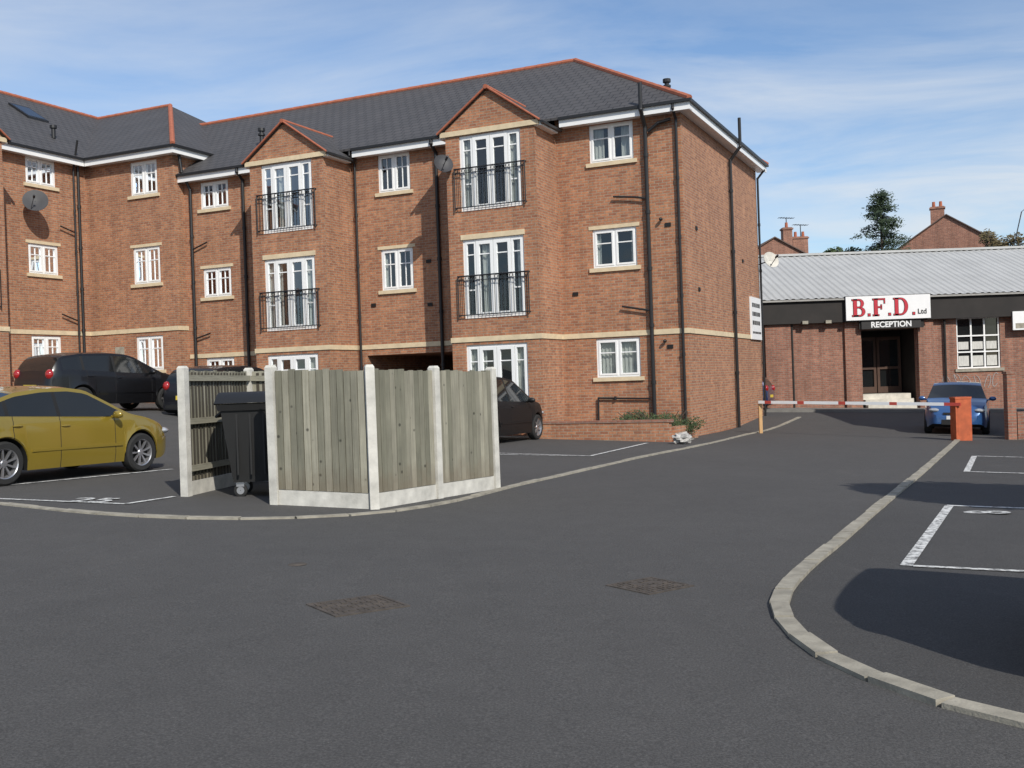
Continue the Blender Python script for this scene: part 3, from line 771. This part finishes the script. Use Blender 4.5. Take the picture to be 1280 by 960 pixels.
def car(loc,heading,spec,paint,label,scale=1,group='parked cars in the car park',name='parked_car'):
    L=spec['L'];hw=spec['W']/2;top=spec['top'];belt=spec['belt'];wf,wr=spec['wheels'];R_=spec['R']
    o=empty(name,(loc[0],loc[1],gz(*loc)),math.atan2(heading[1],heading[0]),tilt=True,label=label,cat=spec.get('cat','car'),group=group)
    o.scale=(scale,)*3
    X=[-L/2+L*i/46 for i in range(47)]
    AR=R_+.055
    for c in(wf,wr):
        X+=[c+AR*math.cos(math.pi*k/14) for k in range(15)]+[c-AR-.002,c+AR+.002]
    for s in spec['seams']: X+=[s-.006,s+.006]
    for s in spec['pillars']: X+=[s-.035,s+.035]
    X+=[spec['ws'][0],spec['ws'][1],spec['rw'][0],spec['rw'][1],spec['sw'][0],spec['sw'][1],-L/2+.02,-L/2+.05,L/2-.02,L/2-.05]
    X=sorted(X);XX=[X[0]]
    for x in X[1:]:
        if x-XX[-1]>.0015: XX.append(x)
    X=XX
    plan=[(-L/2,hw*.80),(-L/2+.06,hw*.88),(-L/2+.25,hw*.95),(-L/2+.8,hw*.99),(-.3,hw),(L/2-1.0,hw*.985),(L/2-.45,hw*.93),(L/2-.15,hw*.82),(L/2-.03,hw*.70),(L/2,hw*.62)]
    def sec(x):
        zt=smoothk(top,x);zb=min(lerpk(belt,x),zt-.05);w=lerpk(plan,x)
        low=.2+.10*ss((abs(x)-L/2+.35)/.35)
        arch=0
        for c in(wf,wr):
            if abs(x-c)<AR: arch=max(arch,R_*.98+math.sqrt(max(0,AR*AR-(x-c)**2)))
        zbt=max(low,arch);h=zt-zb
        tum=spec.get('tumble',.38)
        wr_=w*.955-tum*max(0,h-.06)
        z7=zb+min(.03,.3*h);z8=zt-min(.075,.35*h);z9=zt-min(.02,.1*h)
        w8=w*.955-tum*max(0,z8-zb)
        fl=.014 if arch>0 else 0
        return [(0,zbt),(w*.9,zbt),(w*.975+fl,zbt+.001),(w+fl,max(.36,zbt+.02)),(w*1.0+fl*.6,max(.55,zbt+.05)),(w*.985,max(zb-.17,zbt+.07)),(w*.978,max(zb-.05,zbt+.08)),(w*.955,max(zb,zbt+.09)),(w*.95,max(z7,zbt+.1)),(w8,max(z8,zbt+.11)),(wr_*.97,max(z9,zbt+.12)),(wr_*.72,max(zt,zbt+.125)+.0),(wr_*.35,max(zt+.012,zbt+.13)),(0,max(zt+.016,zbt+.13))]
    Sx=[sec(x) for x in X];mb=MB();mg=MB()
    nr=len(Sx[0])
    for i in range(len(X)-1):
        xm=(X[i]+X[i+1])/2
        for k in range(nr-1):
            isg=False;mi=0
            zt=smoothk(top,xm);zb=lerpk(belt,xm)
            if k==8 and spec['sw'][0]<xm<spec['sw'][1] and zt-zb>.14:
                isg=not any(abs(xm-s)<.035 for s in spec['pillars']) ; mi=0 if isg else 1
            if k>=10 and (spec['ws'][0]<xm<spec['ws'][1] or spec['rw'][0]<xm<spec['rw'][1]): isg=True
            if 2<=k<=7 and any(abs(xm-s)<.0065 for s in spec['seams']): mi=1
            if k<2: mi=1
            for sg in(1,-1):
                a=Sx[i][k];b=Sx[i+1][k];c=Sx[i+1][k+1];d=Sx[i][k+1]
                P=[(X[i],sg*a[0],a[1]),(X[i+1],sg*b[0],b[1]),(X[i+1],sg*c[0],c[1]),(X[i],sg*d[0],d[1])]
                (mg if isg else mb).face(P,0 if isg else mi,True)
    for e_ in(0,-1):
        s_=Sx[e_];ring=[(X[e_],p[0],p[1]) for p in s_]+[(X[e_],-p[0],p[1]) for p in s_[::-1]]
        mb.face(ring,0,True)
    mb.build('body',[paint,SEAL],o,sharp=30)
    for q in mg.pieces('window',CARGLASS,o): pass
    for x in(wf,wr):
        wheel(o,x,-(hw-.11),R_,True,spec['rim']);wheel(o,x,hw-.11,R_,False,spec['rim'])
    zf=spec['zl'];xs=L/2
    for s in(-1,1):
        m=MB();m.ell((xs-.16,s*hw*.68,zf),(.15,hw*.17,.065));m.build('headlight',LAMPW,o)
        m=MB();m.ell((-xs+.09,s*hw*.76,spec['zt']),(.10,hw*.13,.13));m.build('tail_light',LAMPR,o)
        m=MB();m.ell((spec['mir'],s*(hw+.08),lerpk(belt,spec['mir'])+.07),(.06,.1,.065));m.cyl((spec['mir'],s*(hw-.06),lerpk(belt,spec['mir'])+.03),(spec['mir'],s*(hw+.04),lerpk(belt,spec['mir'])+.05),.025,6);m.build('wing_mirror',paint,o)
        for hx in spec['handles']:
            m=MB();m.ell((hx,s*(hw*.985),lerpk(belt,hx)-.11),(.09,.022,.016));m.build('door_handle',paint,o)
        m=MB();m.box(wr+R_+.12,wf-R_-.12,s*(hw-.01),s*(hw+.012),.47,.51);m.build('side_moulding',paint,o)
    m=MB();m.box(xs-.05,xs+.012,-hw*.45,hw*.45,.28,.42);m.build('grille',SEAL,o)
    m=MB();m.box(xs-.1,xs+.004,-hw*.4,hw*.4,.56,.62);m.build('grille',SEAL,o)
    m=MB();m.box(xs+.013,xs+.022,-.26,.26,.43,.53);m.build('number_plate',PLATEW,o)
    m=MB();m.box(-xs-.012,-xs+.01,-.26,.26,.56,.67);m.build('number_plate',PLATEY,o)
    m=MB();m.box(-xs-.012,-xs+.03,-hw*.7,hw*.7,.33,.42);m.build('bumper_trim',SEAL,o)
    return o
saloon=dict(L=4.5,W=1.78,R=.325,rim=1,wheels=(1.40,-1.26),zl=.66,zt=.86,mir=.78,handles=(-.18,-1.05),
 top=[(-2.25,.60),(-2.23,.90),(-2.15,1.01),(-1.85,1.08),(-1.45,1.24),(-1.0,1.37),(-.5,1.43),(0,1.44),(.35,1.40),(.8,1.19),(1.2,.99),(1.6,.91),(1.95,.80),(2.14,.68),(2.23,.56),(2.25,.44)],
 belt=[(-2.25,.98),(-1.8,1.0),(0,.94),(1.2,.90),(2.25,.8)],ws=(.42,1.15),rw=(-1.72,-1.05),sw=(-1.62,1.02),pillars=(-.28,-1.2),seams=(-.28,-1.12,.82))
hatch=dict(L=4.15,W=1.74,R=.31,rim=0,wheels=(1.28,-1.22),zl=.68,zt=.92,mir=.72,handles=(-.2,-1.0),
 top=[(-2.07,.55),(-2.06,.85),(-1.98,1.02),(-1.85,1.25),(-1.7,1.38),(-1.2,1.45),(-.4,1.48),(0.1,1.46),(.35,1.40),(.8,1.17),(1.15,.99),(1.5,.92),(1.8,.82),(2.0,.68),(2.05,.56),(2.07,.44)],
 belt=[(-2.07,1.0),(-1.6,1.02),(0,.95),(1.1,.92),(2.07,.8)],ws=(.38,1.1),rw=(-1.99,-1.74),sw=(-1.72,.98),pillars=(-.3,-1.18),seams=(-.3,-1.1,.78))
mpv=dict(hatch);mpv.update(L=4.3,W=1.8,R=.325,wheels=(1.35,-1.3),rim=2,top=[(-2.15,.6),(-2.14,.95),(-2.06,1.15),(-1.92,1.42),(-1.7,1.56),(-1.0,1.62),(-.2,1.62),(.3,1.54),(.85,1.22),(1.2,1.02),(1.6,.95),(1.95,.82),(2.1,.68),(2.14,.56),(2.15,.44)],belt=[(-2.15,1.03),(0,.98),(1.2,.95),(2.15,.8)],rw=(-2.07,-1.8),sw=(-1.85,1.05),ws=(.36,1.15),handles=(-.2,-1.05))
def carpaint(n,c,metal=.3,r=.3,coat=1): return simple(n,c,r,.06,2,metal=metal,coat=coat)
GOLD=carpaint('gold_paint',(.30,.215,.028),.35,.28);PBLACK=carpaint('black_car_paint',(.005,.005,.006),0,.35,.3);PMATT=carpaint('soft_black_paint',(.004,.004,.0045),0,.55,.05);PNAVY=carpaint('near_black_paint',(.007,.007,.01),0,.35,.4);PBLUE=carpaint('blue_paint',(.03,.10,.27));PSILV=carpaint('silver_paint',(.45,.46,.48),.6)
PDB=carpaint('dark_blue_paint',(.02,.03,.09))
e2=(.4226,.9063)
car((-7.66,16.6),e2,saloon,GOLD,'gold mustard yellow hatchback parked by the kerb line')
car((-10.5,26.8),(.55,.835),hatch,PBLACK,'black hatchback parked near the flats entrance',1.0)
car((-7.35,27.6),e2,hatch,PNAVY,'black hatchback parked behind the bin fence',.95)
car((-.75,26.0),e2,mpv,PMATT,'black people carrier parked under the balconies')
car((13.25,31.1),(-.40,-.917),hatch,PBLUE,'small blue hatchback parked facing out beside barrier')
car((7.95,40.0),(-.9063,.4226),hatch,PDB,'dark blue car parked beyond the end of the flats',.95)
car((5.3,4.8),(.89,-.45),mpv,PSILV,'silver people carrier parked in a bay',1.18)
# ---------------------------------------------------------------- barrier
x,y=11.4,26.5;bx,by=7.15,30.1
o=empty('barrier_gate',(x,y,gz(x,y)),label='mostly white car park barrier arm with orange cabinet',cat='barrier')
m=MB();m.box(-.2,.2,-.17,.17,-.05,1.06);m.box(-.21,.21,-.18,.18,1.06,1.11);m.box(-.15,.15,-.174,-.172,.15,.9);m.build('cabinet',ORANGE,o)
m=MB();n=28;A=Vector((-.1,-.24,.93));B_=Vector((bx-x-.05,by-y-.05,gz(bx,by)-gz(x,y)+.9))
for i in range(n):
    m.obox((A.lerp(B_,i/n))[:],(A.lerp(B_,(i+1)/n))[:],.045,-.04,.04,1 if i in(0,1,8,15,21,26) else 0,A.lerp(B_,i/n).z,A.lerp(B_,(i+1)/n).z)
m.build('arm',[SIGNW,REDP],o)
m=MB();m.box(bx-x-.045,bx-x+.045,by-y-.045,by-y+.045,-.2+gz(bx,by)-gz(x,y),.86+gz(bx,by)-gz(x,y));m.build('rest_post',simple('pale_orange',(.6,.36,.16),.6),o)
x,y=12.85,26.9
o=empty('gate_pier',(x,y,gz(x,y)),label='slim brown brick gate pier with cap',cat='gate pier')
m=MB();m.box(-.11,.11,-.11,.11,-.2,1.7);m.build('shaft',BRICK2,o);m=MB();m.box(-.13,.13,-.13,.13,1.7,1.76);m.build('cap',BRICK2,o)
o=empty('boundary_wall',(0,0,0),label='low dark brick boundary wall beside the gate pier',cat='wall')
m=MB();m.obox((13.0,27.0),(17.5,28.6),.22,-1.2,.25);m.build('brickwork',BRICK2,o)
# ---------------------------------------------------------------- workshop
WB=empty('workshop_building',(0,40.6,0),label='single storey brick workshop with corrugated grey roof and reception sign',cat='workshop')
m=MB()
hole_wall(m,'t',0,5,32,-2.5,4.2,[(13.68,15.8,-2.5,3.0),(17.4,19.1,1.36,3.36)],-1,depth=.15)
m.box(5,5.2,.2,13,-2.5,4.2);m.box(31.8,32,.2,13,-2.5,4.2);m.box(5,32,13,13.2,-2.5,4.2)
m.box(9.9,10.9,-.14,-.002,-2.5,3.32);m.box(15.85,16.45,-.14,-.002,-2.5,3.32);m.box(13.0,13.62,-.14,-.002,-2.5,3.32);m.box(20.9,21.5,-.14,-.002,-2.5,3.32)
m.build('wall',BRICK2,WB)
m=MB();m.box(13.55,13.68,.15,1.6,-2,3.0);m.box(15.8,15.93,.15,1.6,-2,3.0);m.box(13.6,15.9,1.6,1.7,-2,3.1);m.box(13.6,15.9,.15,1.6,3.0,3.1);m.build('porch',BROWN,WB)
m=MB()
for k in range(4): m.box(13.72,15.6,-.75+k*.3,1.3,-1.2,-.32+.2*(k+1))
m.build('steps',simple('step_stone',(.66,.62,.54),.9,.3,4),WB)
DB=simple('door_brown',(.08,.04,.025),.5)
for a,b in((13.75,14.72),(14.76,15.72)):
    m=MB();m.box(a,a+.1,1.4,1.46,.5,2.75);m.box(b-.1,b,1.4,1.46,.5,2.75);m.box(a+.1,b-.1,1.4,1.46,.5,.75);m.box(a+.1,b-.1,1.4,1.46,2.62,2.75);m.box(a+.1,b-.1,1.4,1.46,1.45,1.55)
    d_=m.build('door',DB,WB)
    m=MB();m.box(a+.1,b-.1,1.47,1.49,.5,2.7);m.build('door_glass',CARGLASS,d_)
m=MB();m.box(5,32,-.28,-.145,3.33,4.27);m.box(5,32,-.144,0,3.34,4.26);m.build('fascia',BROWN,WB)
m=MB();m.box(13.5,16.0,-.34,-.284,3.02,3.34);m.build('canopy',BROWN,WB)
m=MB();P0=-.42;P1=6.7
nx=27*16;pr=[]
for i in range(nx+1):
    x=5+27*i/nx;pr.append((x,.02*(1 if math.sin(2*math.pi*x/.28)>.2 else -.6)))
for (x0,h0),(x1,h1) in zip(pr[:-1],pr[1:]):
    for a,b,za,zb_ in ((P0,P1,4.27,6.72),(P1,13.6,6.72,4.2)):
        m.face([(x0,a,za+h0),(x1,a,za+h1),(x1,b,zb_+h1),(x0,b,zb_+h0)])
m.build('roof',SHEET,WB)
m=MB();m.box(5,32,6.5,6.9,6.70,6.80);m.build('ridge_cap',SHEET,WB)
m=MB();m.box(5,32,-.40,-.285,4.18,4.25);m.build('gutter',simple('pale_gutter',(.35,.34,.32),.6),WB)
m=MB();x0,x1,z0,z1=17.4,19.1,1.36,3.36
for x in (x0,x0+.56,x1-.62,x1-.06): m.box(x,x+.06,.05,.1,z0,z1)
for z in (z0,z0+.62,z0+1.25,z1-.06): m.box(x0,x1,.04,.104,z,z+.055)
wo=m.build('window',WHITE,WB)
m=MB();m.box(x0,x1,.11,.12,z0,z1);m.build('glass_pane',CARGLASS,wo)
m=MB();m.box(x0-.1,x1+.1,-.06,.0,z0-.12,z0);m.build('sill',KERB,wo)
for k,(a,b) in enumerate(((.1,.5),(.65,1.1),(1.2,1.6))):
    for c_,d_ in ((.1,.5),(.75,1.05)):
        m=MB();m.box(x0+a,x0+b,.105,.109,z0+c_,z0+d_);m.build('blind',CURT,wo)
for q in (11.3,12.2):
    m=MB();m.box(q,q+.22,-.4,-.28,3.3,3.42);m.build('lamp',KERB,WB)
for q,z in ((10.95,0),(16.9,.4)):
    m=MB();m.cyl((q,-.1,3.3),(q,-.1,z),.045,8);m.build('downpipe',BROWN,WB)
m=MB();rr=random.Random(5)
for k in range(6):
    cx=16.95+k*.38;cz=.86+rr.uniform(-.06,.06);pp=None
    ph=rr.uniform(0,6);turn=rr.choice((-1,1))*rr.uniform(.35,.6)
    for i in range(11):
        x=cx+.17*math.cos(ph+i*turn)+.02*i*(.5);z=cz+.27*math.sin(ph+i*turn*1.3)
        if pp: m.cyl((pp[0],-.004,pp[1]),(x,-.004,z),.016,4,cap=False)
        pp=(x,z)
m.build('graffiti',simple('chalky_spray',(.42,.38,.37),.8,.4,6),WB)
SG=empty('shop_sign',(14.6,40.22,3.83),0,label='white shop sign with red lettering above reception door',cat='sign')
m=MB();m.box(-1.63,1.63,-.1,-.02,-.46,.46);m.build('board',SIGNW,SG)
m=MB();m.box(-1.66,1.66,-.09,-.03,.46,.48);m.box(-1.66,1.66,-.09,-.03,-.48,-.46);m.pieces('trim',SIGNB,SG)
def strokes(m,ox,y,s,let,g=0):
    st=.2*s;sf=.07*s
    def R_(x0,x1,z0,z1): m.box(ox+x0-g,ox+x1+g,y-.012,y,z0-g,z1+g)
    def arc(cx,cz,rx,rz,wx,wz):
        n=16
        for i in range(n):
            a=-math.pi/2+math.pi*i/n;b=-math.pi/2+math.pi*(i+1)/n
            o1=(ox+cx+(rx+g)*math.cos(a),y-.012,cz+(rz+g)*math.sin(a));o2=(ox+cx+(rx+g)*math.cos(b),y-.012,cz+(rz+g)*math.sin(b))
            i2=(ox+cx+(rx-wx-g)*math.cos(b),y-.012,cz+(rz-wz-g)*math.sin(b));i1=(ox+cx+(rx-wx-g)*math.cos(a),y-.012,cz+(rz-wz-g)*math.sin(a))
            m.face([o1,o2,i2,i1])
    R_(.08*s,.08*s+st,0,s)
    R_(0,.08*s+st+(.08*s if let!='D' else 0),0,sf);R_(0,.3*s,s-sf,s)
    if let=='B':
        R_(.28*s,.45*s,0,sf);R_(.28*s,.42*s,s-sf,s);R_(.28*s,.42*s,.49*s,.49*s+sf)
        arc(.42*s,.745*s,.27*s,.255*s,.17*s,sf);arc(.45*s,.265*s,.31*s,.28*s-.015*s,.18*s,sf)
    if let=='F':
        R_(.28*s,.72*s,s-sf,s);R_(.66*s,.72*s,.72*s,s-sf);R_(.28*s,.52*s,.47*s,.47*s+sf);R_(.47*s,.53*s,.38*s,.64*s)
    if let=='D':
        R_(.28*s,.42*s,0,sf);R_(.28*s,.42*s,s-sf,s);arc(.42*s,.5*s,.42*s,.5*s,.19*s,sf)
s=.66
for g_,mat,yy in ((.014,SIGNB,-.101),(0,SIGNR,-.113)):
    for let,ox in(('B',-1.40),('F',-.60),('D',.20)):
        m=MB();mm=MB();strokes(mm,ox,yy,s,let,g_)
        for f in mm.f: m.face([(mm.v[i][0],mm.v[i][1],mm.v[i][2]-s/2+.02) for i in f])
        m.build('lettering',mat,SG)
    for ox in(-.79,.0,.93):
        m=MB();m.box(ox-g_,ox+.09+g_,yy-.012,yy,-s/2+.02-g_,-s/2+.11+g_);m.build('full_stop',mat,SG)
textobj('lettering','Ltd',.27,SIGNB,(1.3,-.108,-.20),(math.pi/2,0,0),SG,.002,.006)
RS=empty('reception_sign',(14.72,40.22,3.18),label='black strip sign with white reception lettering over door',cat='sign')
m=MB();m.box(-1.15,1.15,-.03,.0,-.16,.16);m.build('board',SIGNB,RS)
textobj('lettering','RECEPTION',.30,SIGNW,(0,-.036,-.01),(math.pi/2,0,0),RS,.002,.008)
o=empty('wall_plaque',(19.95,40.28,3.15),label='white wall plaque beside barred workshop window',cat='sign')
m=MB();m.box(-.5,.5,-.03,.03,-.36,.36);m.build('panel',SIGNW,o);m=MB();m.box(-.4,.4,-.034,-.0305,-.30,-.1);m.build('print',KERB,o)
# ---------------------------------------------------------------- background houses
def house(x,y,w,d,ze,zr,axis,label,chims,rot=0):
    o=empty('terraced_house',(x,y,0),rot,label=label,cat='house')
    m=MB();m.box(-w/2,w/2,-d/2,d/2,-3,ze)
    if axis=='y':
        m.face([(-w/2,-d/2,ze),(w/2,-d/2,ze),(0,-d/2,zr)]);m.face([(-w/2,d/2,ze),(w/2,d/2,ze),(0,d/2,zr)])
    else:
        m.face([(-w/2,-d/2,ze),(-w/2,d/2,ze),(-w/2,0,zr)]);m.face([(w/2,-d/2,ze),(w/2,d/2,ze),(w/2,0,zr)])
    m.build('wall',BRICK2,o);m=MB();q=.15
    if axis=='y':
        for s in(-1,1): slab(m,[(s*(w/2+.25),-d/2-q,ze-.12),(0,-d/2-q,zr+.06),(0,d/2+q,zr+.06),(s*(w/2+.25),d/2+q,ze-.12)])
    else:
        for s in(-1,1): slab(m,[(-w/2-q,s*(d/2+.25),ze-.12),(-w/2-q,0,zr+.06),(w/2+q,0,zr+.06),(w/2+q,s*(d/2+.25),ze-.12)])
    rf=m.build('roof',SLATE,o)
    for cx,cy,cw,zt in chims:
        m=MB();m.box(cx-cw/2,cx+cw/2,cy-.3,cy+.3,zr-1.6,zt);m.box(cx-cw/2-.06,cx+cw/2+.06,cy-.36,cy+.36,zt-.15,zt-.05)
        c=m.build('chimney',BRICK2,rf)
        k=max(1,int(cw/.4))
        for i in range(k):
            m=MB();px=cx-cw/2+cw*(i+.5)/k;m.cyl((px,cy,zt),(px,cy,zt+.35),.11,8,r2=.09);m.build('chimney_pot',TERRA,c)
    return o
house(17.2,70,7.5,6,8.0,10.1,'y','red brick house with slate roof and chimneys behind workshop',[(1.2,-1.5,.6,10.9),(2.3,-.5,1.0,10.4)])
house(19.6,78,6,8,8.3,9.9,'x','brick house with long roof behind workshop',[(1.5,0,.7,11.0)])
house(29.5,70,5.8,6,9.3,11.2,'y','brick gabled house with tall chimney behind workshop',[(-.5,-2.0,.85,11.9)],-.38)
def aerial(x,y,z,h):
    o=empty('tv_aerial',(x,y,z),.4,label='thin metal television aerial on a chimney',cat='aerial',group='rooftop aerials')
    m=MB();m.cyl((0,0,0),(0,0,h),.03,5);m.cyl((-.6,0,h),(.6,0,h),.02,5)
    for k in range(6): m.cyl((-.5+k*.2,-.25,h),(-.5+k*.2,.25,h),.012,4)
    m.build('mast',IRON,o)
aerial(18.4,68.5,10.85,.7);aerial(19.6,69.5,10.4,.8)
o=empty('leaning_pole',(30.2,60,8.2),label='thin leaning metal pole above the workshop roof',cat='pole')
m=MB();m.cyl((-1.4,0,-1.5),(-.5,0,2.0),.03,6);m.cyl((-.5,0,2.0),(-.1,0,2.3),.02,6);m.build('pole',IRON,o)
# conifer
o=empty('conifer_tree',(22.3,62,0),label='tall dark conifer with drooping uneven branches behind workshop roof',cat='tree')
m=MB();m.cyl((0,0,-1),(0,0,11.9),.22,8,r2=.03)
rn=random.Random(11);tips=[]
for k in range(90):
    z=6+6.0*k/90+rn.uniform(-.1,.1);a=rn.uniform(0,6.28);L_=max(.3,(12.9-z)*.42)*rn.uniform(.55,1.2);L_=min(L_,2.0)
    e_=(L_*math.cos(a),L_*math.sin(a),z-L_*.12);m.cyl((0,0,z),e_,.03,4,r2=.008,cap=False);tips.append(((0,0,z),e_))
m.build('trunk',BARK,o)
m=MB()
for a,b in tips:
    a=Vector(a);b=Vector(b)
    for i in range(110):
        f=rn.uniform(.1,1.05);p=a.lerp(b,f)+Vector((rn.gauss(0,.15),rn.gauss(0,.15),rn.gauss(-.04,.10)))
        u=Vector((rn.gauss(0,1),rn.gauss(0,1),rn.gauss(0,.6))).normalized();w=u.orthogonal().normalized();s=rn.uniform(.05,.13)
        m.face([p-u*s,p+w*s*.4,p+u*s,p-w*s*.4])
m.build('crown',CONIF,o)
def bush(x,y,z,rx,rz,mat,lab,n=2500,size=.13,zb=-1,seed=None):
    if seed is not None: random.seed(seed)
    o=empty('leafy_tree',(x,y,0),label=lab,cat='tree')
    m=MB();m.cyl((0,0,zb),(0,0,z),.15,7,r2=.05)
    for k in range(8): a=k*.8;m.cyl((0,0,z-rz),(rx*.6*math.cos(a),rx*.6*math.sin(a),z+rz*.3),.05,5,r2=.015)
    m.build('trunk',BARK,o)
    bl=[((random.uniform(-rx,rx)*.7,random.uniform(-rx,rx)*.5,z+random.uniform(-rz,rz)*.6),(rx*.38,rx*.38,rz*.42)) for i in range(14)]
    leaves('crown',bl,n,size,mat,o)
bush(20.2,64,8.1,1.6,.9,LEAF,'small green tree crown above the workshop roof')
bush(30.2,64,8.7,1.5,1.1,AUT,'brownish thin tree in front of gabled house',1400)
bush(33.6,66,8.3,1.4,.8,LEAF,'green shrub crown above the workshop roof')
bush(9.2,8.2,4.2,2.0,1.4,LEAF,'unseen leafy tree added to shade the numbered parking bay',15000,.09,-.6,3)  # out-of-view tree, put in to cast shadow over the bay
o=empty('neighbouring_building',(19.5,27.2,0),label='plain brick neighbouring building beside the access road',cat='building')
m=MB();m.box(-4.2,4,-3.2,2.7,-2.5,7.5);m.build('wall',BRICK2,o);m=MB();m.box(-4.25,4.15,-3.3,2.75,7.5,7.65);m.build('roof',SLATE,o)
# ---------------------------------------------------------------- world, sun, camera
az=math.radians(24);el=math.radians(37)
sd=Vector((math.sin(az)*math.cos(el),-math.cos(az)*math.cos(el),math.sin(el)))
sl=bpy.data.lights.new('sun','SUN');sl.energy=4.2;sl.angle=math.radians(.5);sl.color=(1,.95,.86)
so=bpy.data.objects.new('sun',sl);COL.objects.link(so);so.rotation_mode='QUATERNION';so.rotation_quaternion=sd.to_track_quat('Z','Y')
w=bpy.data.worlds.new('World');S.world=w;w.use_nodes=True;nt=w.node_tree;bg=nt.nodes['Background']
sky=nt.nodes.new('ShaderNodeTexSky');sky.sky_type='NISHITA';sky.sun_disc=False;sky.sun_elevation=el;sky.sun_rotation=math.atan2(sd.x,sd.y)
sky.air_density=1.0;sky.dust_density=.5;sky.ozone_density=1.6
tc=nt.nodes.new('ShaderNodeTexCoord');sp=nt.nodes.new('ShaderNodeSeparateXYZ');nt.links.new(tc.outputs['Generated'],sp.inputs[0])
mx=mth(nt,'MAXIMUM',mth(nt,'ADD',sp.outputs[2],.12),.05)
cb=nt.nodes.new('ShaderNodeCombineXYZ');nt.links.new(mth(nt,'DIVIDE',sp.outputs[0],mx),cb.inputs[0]);nt.links.new(mth(nt,'DIVIDE',sp.outputs[1],mx),cb.inputs[1])
mp=nt.nodes.new('ShaderNodeMapping');mp.inputs['Scale'].default_value=(.75,1.3,1);mp.inputs['Rotation'].default_value=(0,0,.3);mp.inputs['Location'].default_value=(3.1,1.7,0);nt.links.new(cb.outputs[0],mp.inputs[0])
n1=noise(nt,mp.outputs[0],1.2,10,.6,.5);n2=noise(nt,mp.outputs[0],.4,3,.5)
c1=ramp(nt,n1,[(.36,0.0),(.74,.95)]);c2=ramp(nt,n2,[(.30,.15),(.55,1.0)])
cl=mth(nt,'MULTIPLY',c1,c2)
skc=mixc(nt,1,sky.outputs[0],(.94,1.04,1.16),'MULTIPLY')
cc=mixc(nt,cl,skc,(6.4,6.7,7.0))
nt.links.new(cc,bg.inputs[0]);bg.inputs[1].default_value=.12
cam=bpy.data.cameras.new('camera');cam.sensor_width=36;cam.lens=36.56;cam.clip_end=3000;cam.clip_start=.1
co=bpy.data.objects.new('camera',cam);COL.objects.link(co);S.camera=co
pitch=math.atan(5.5/1300)
Rv=Vector((math.cos(TILT),0,-math.sin(TILT)));U0=Vector((math.sin(TILT),0,math.cos(TILT)));F0=Vector((0,1,0))
F=(F0*math.cos(pitch)-U0*math.sin(pitch)).normalized();U=Rv.cross(F)
co.matrix_world=Matrix(((Rv.x,U.x,-F.x,0),(Rv.y,U.y,-F.y,0),(Rv.z,U.z,-F.z,1.55),(0,0,0,1)))
S.view_settings.view_transform='Standard';S.view_settings.look='None';S.view_settings.exposure=0
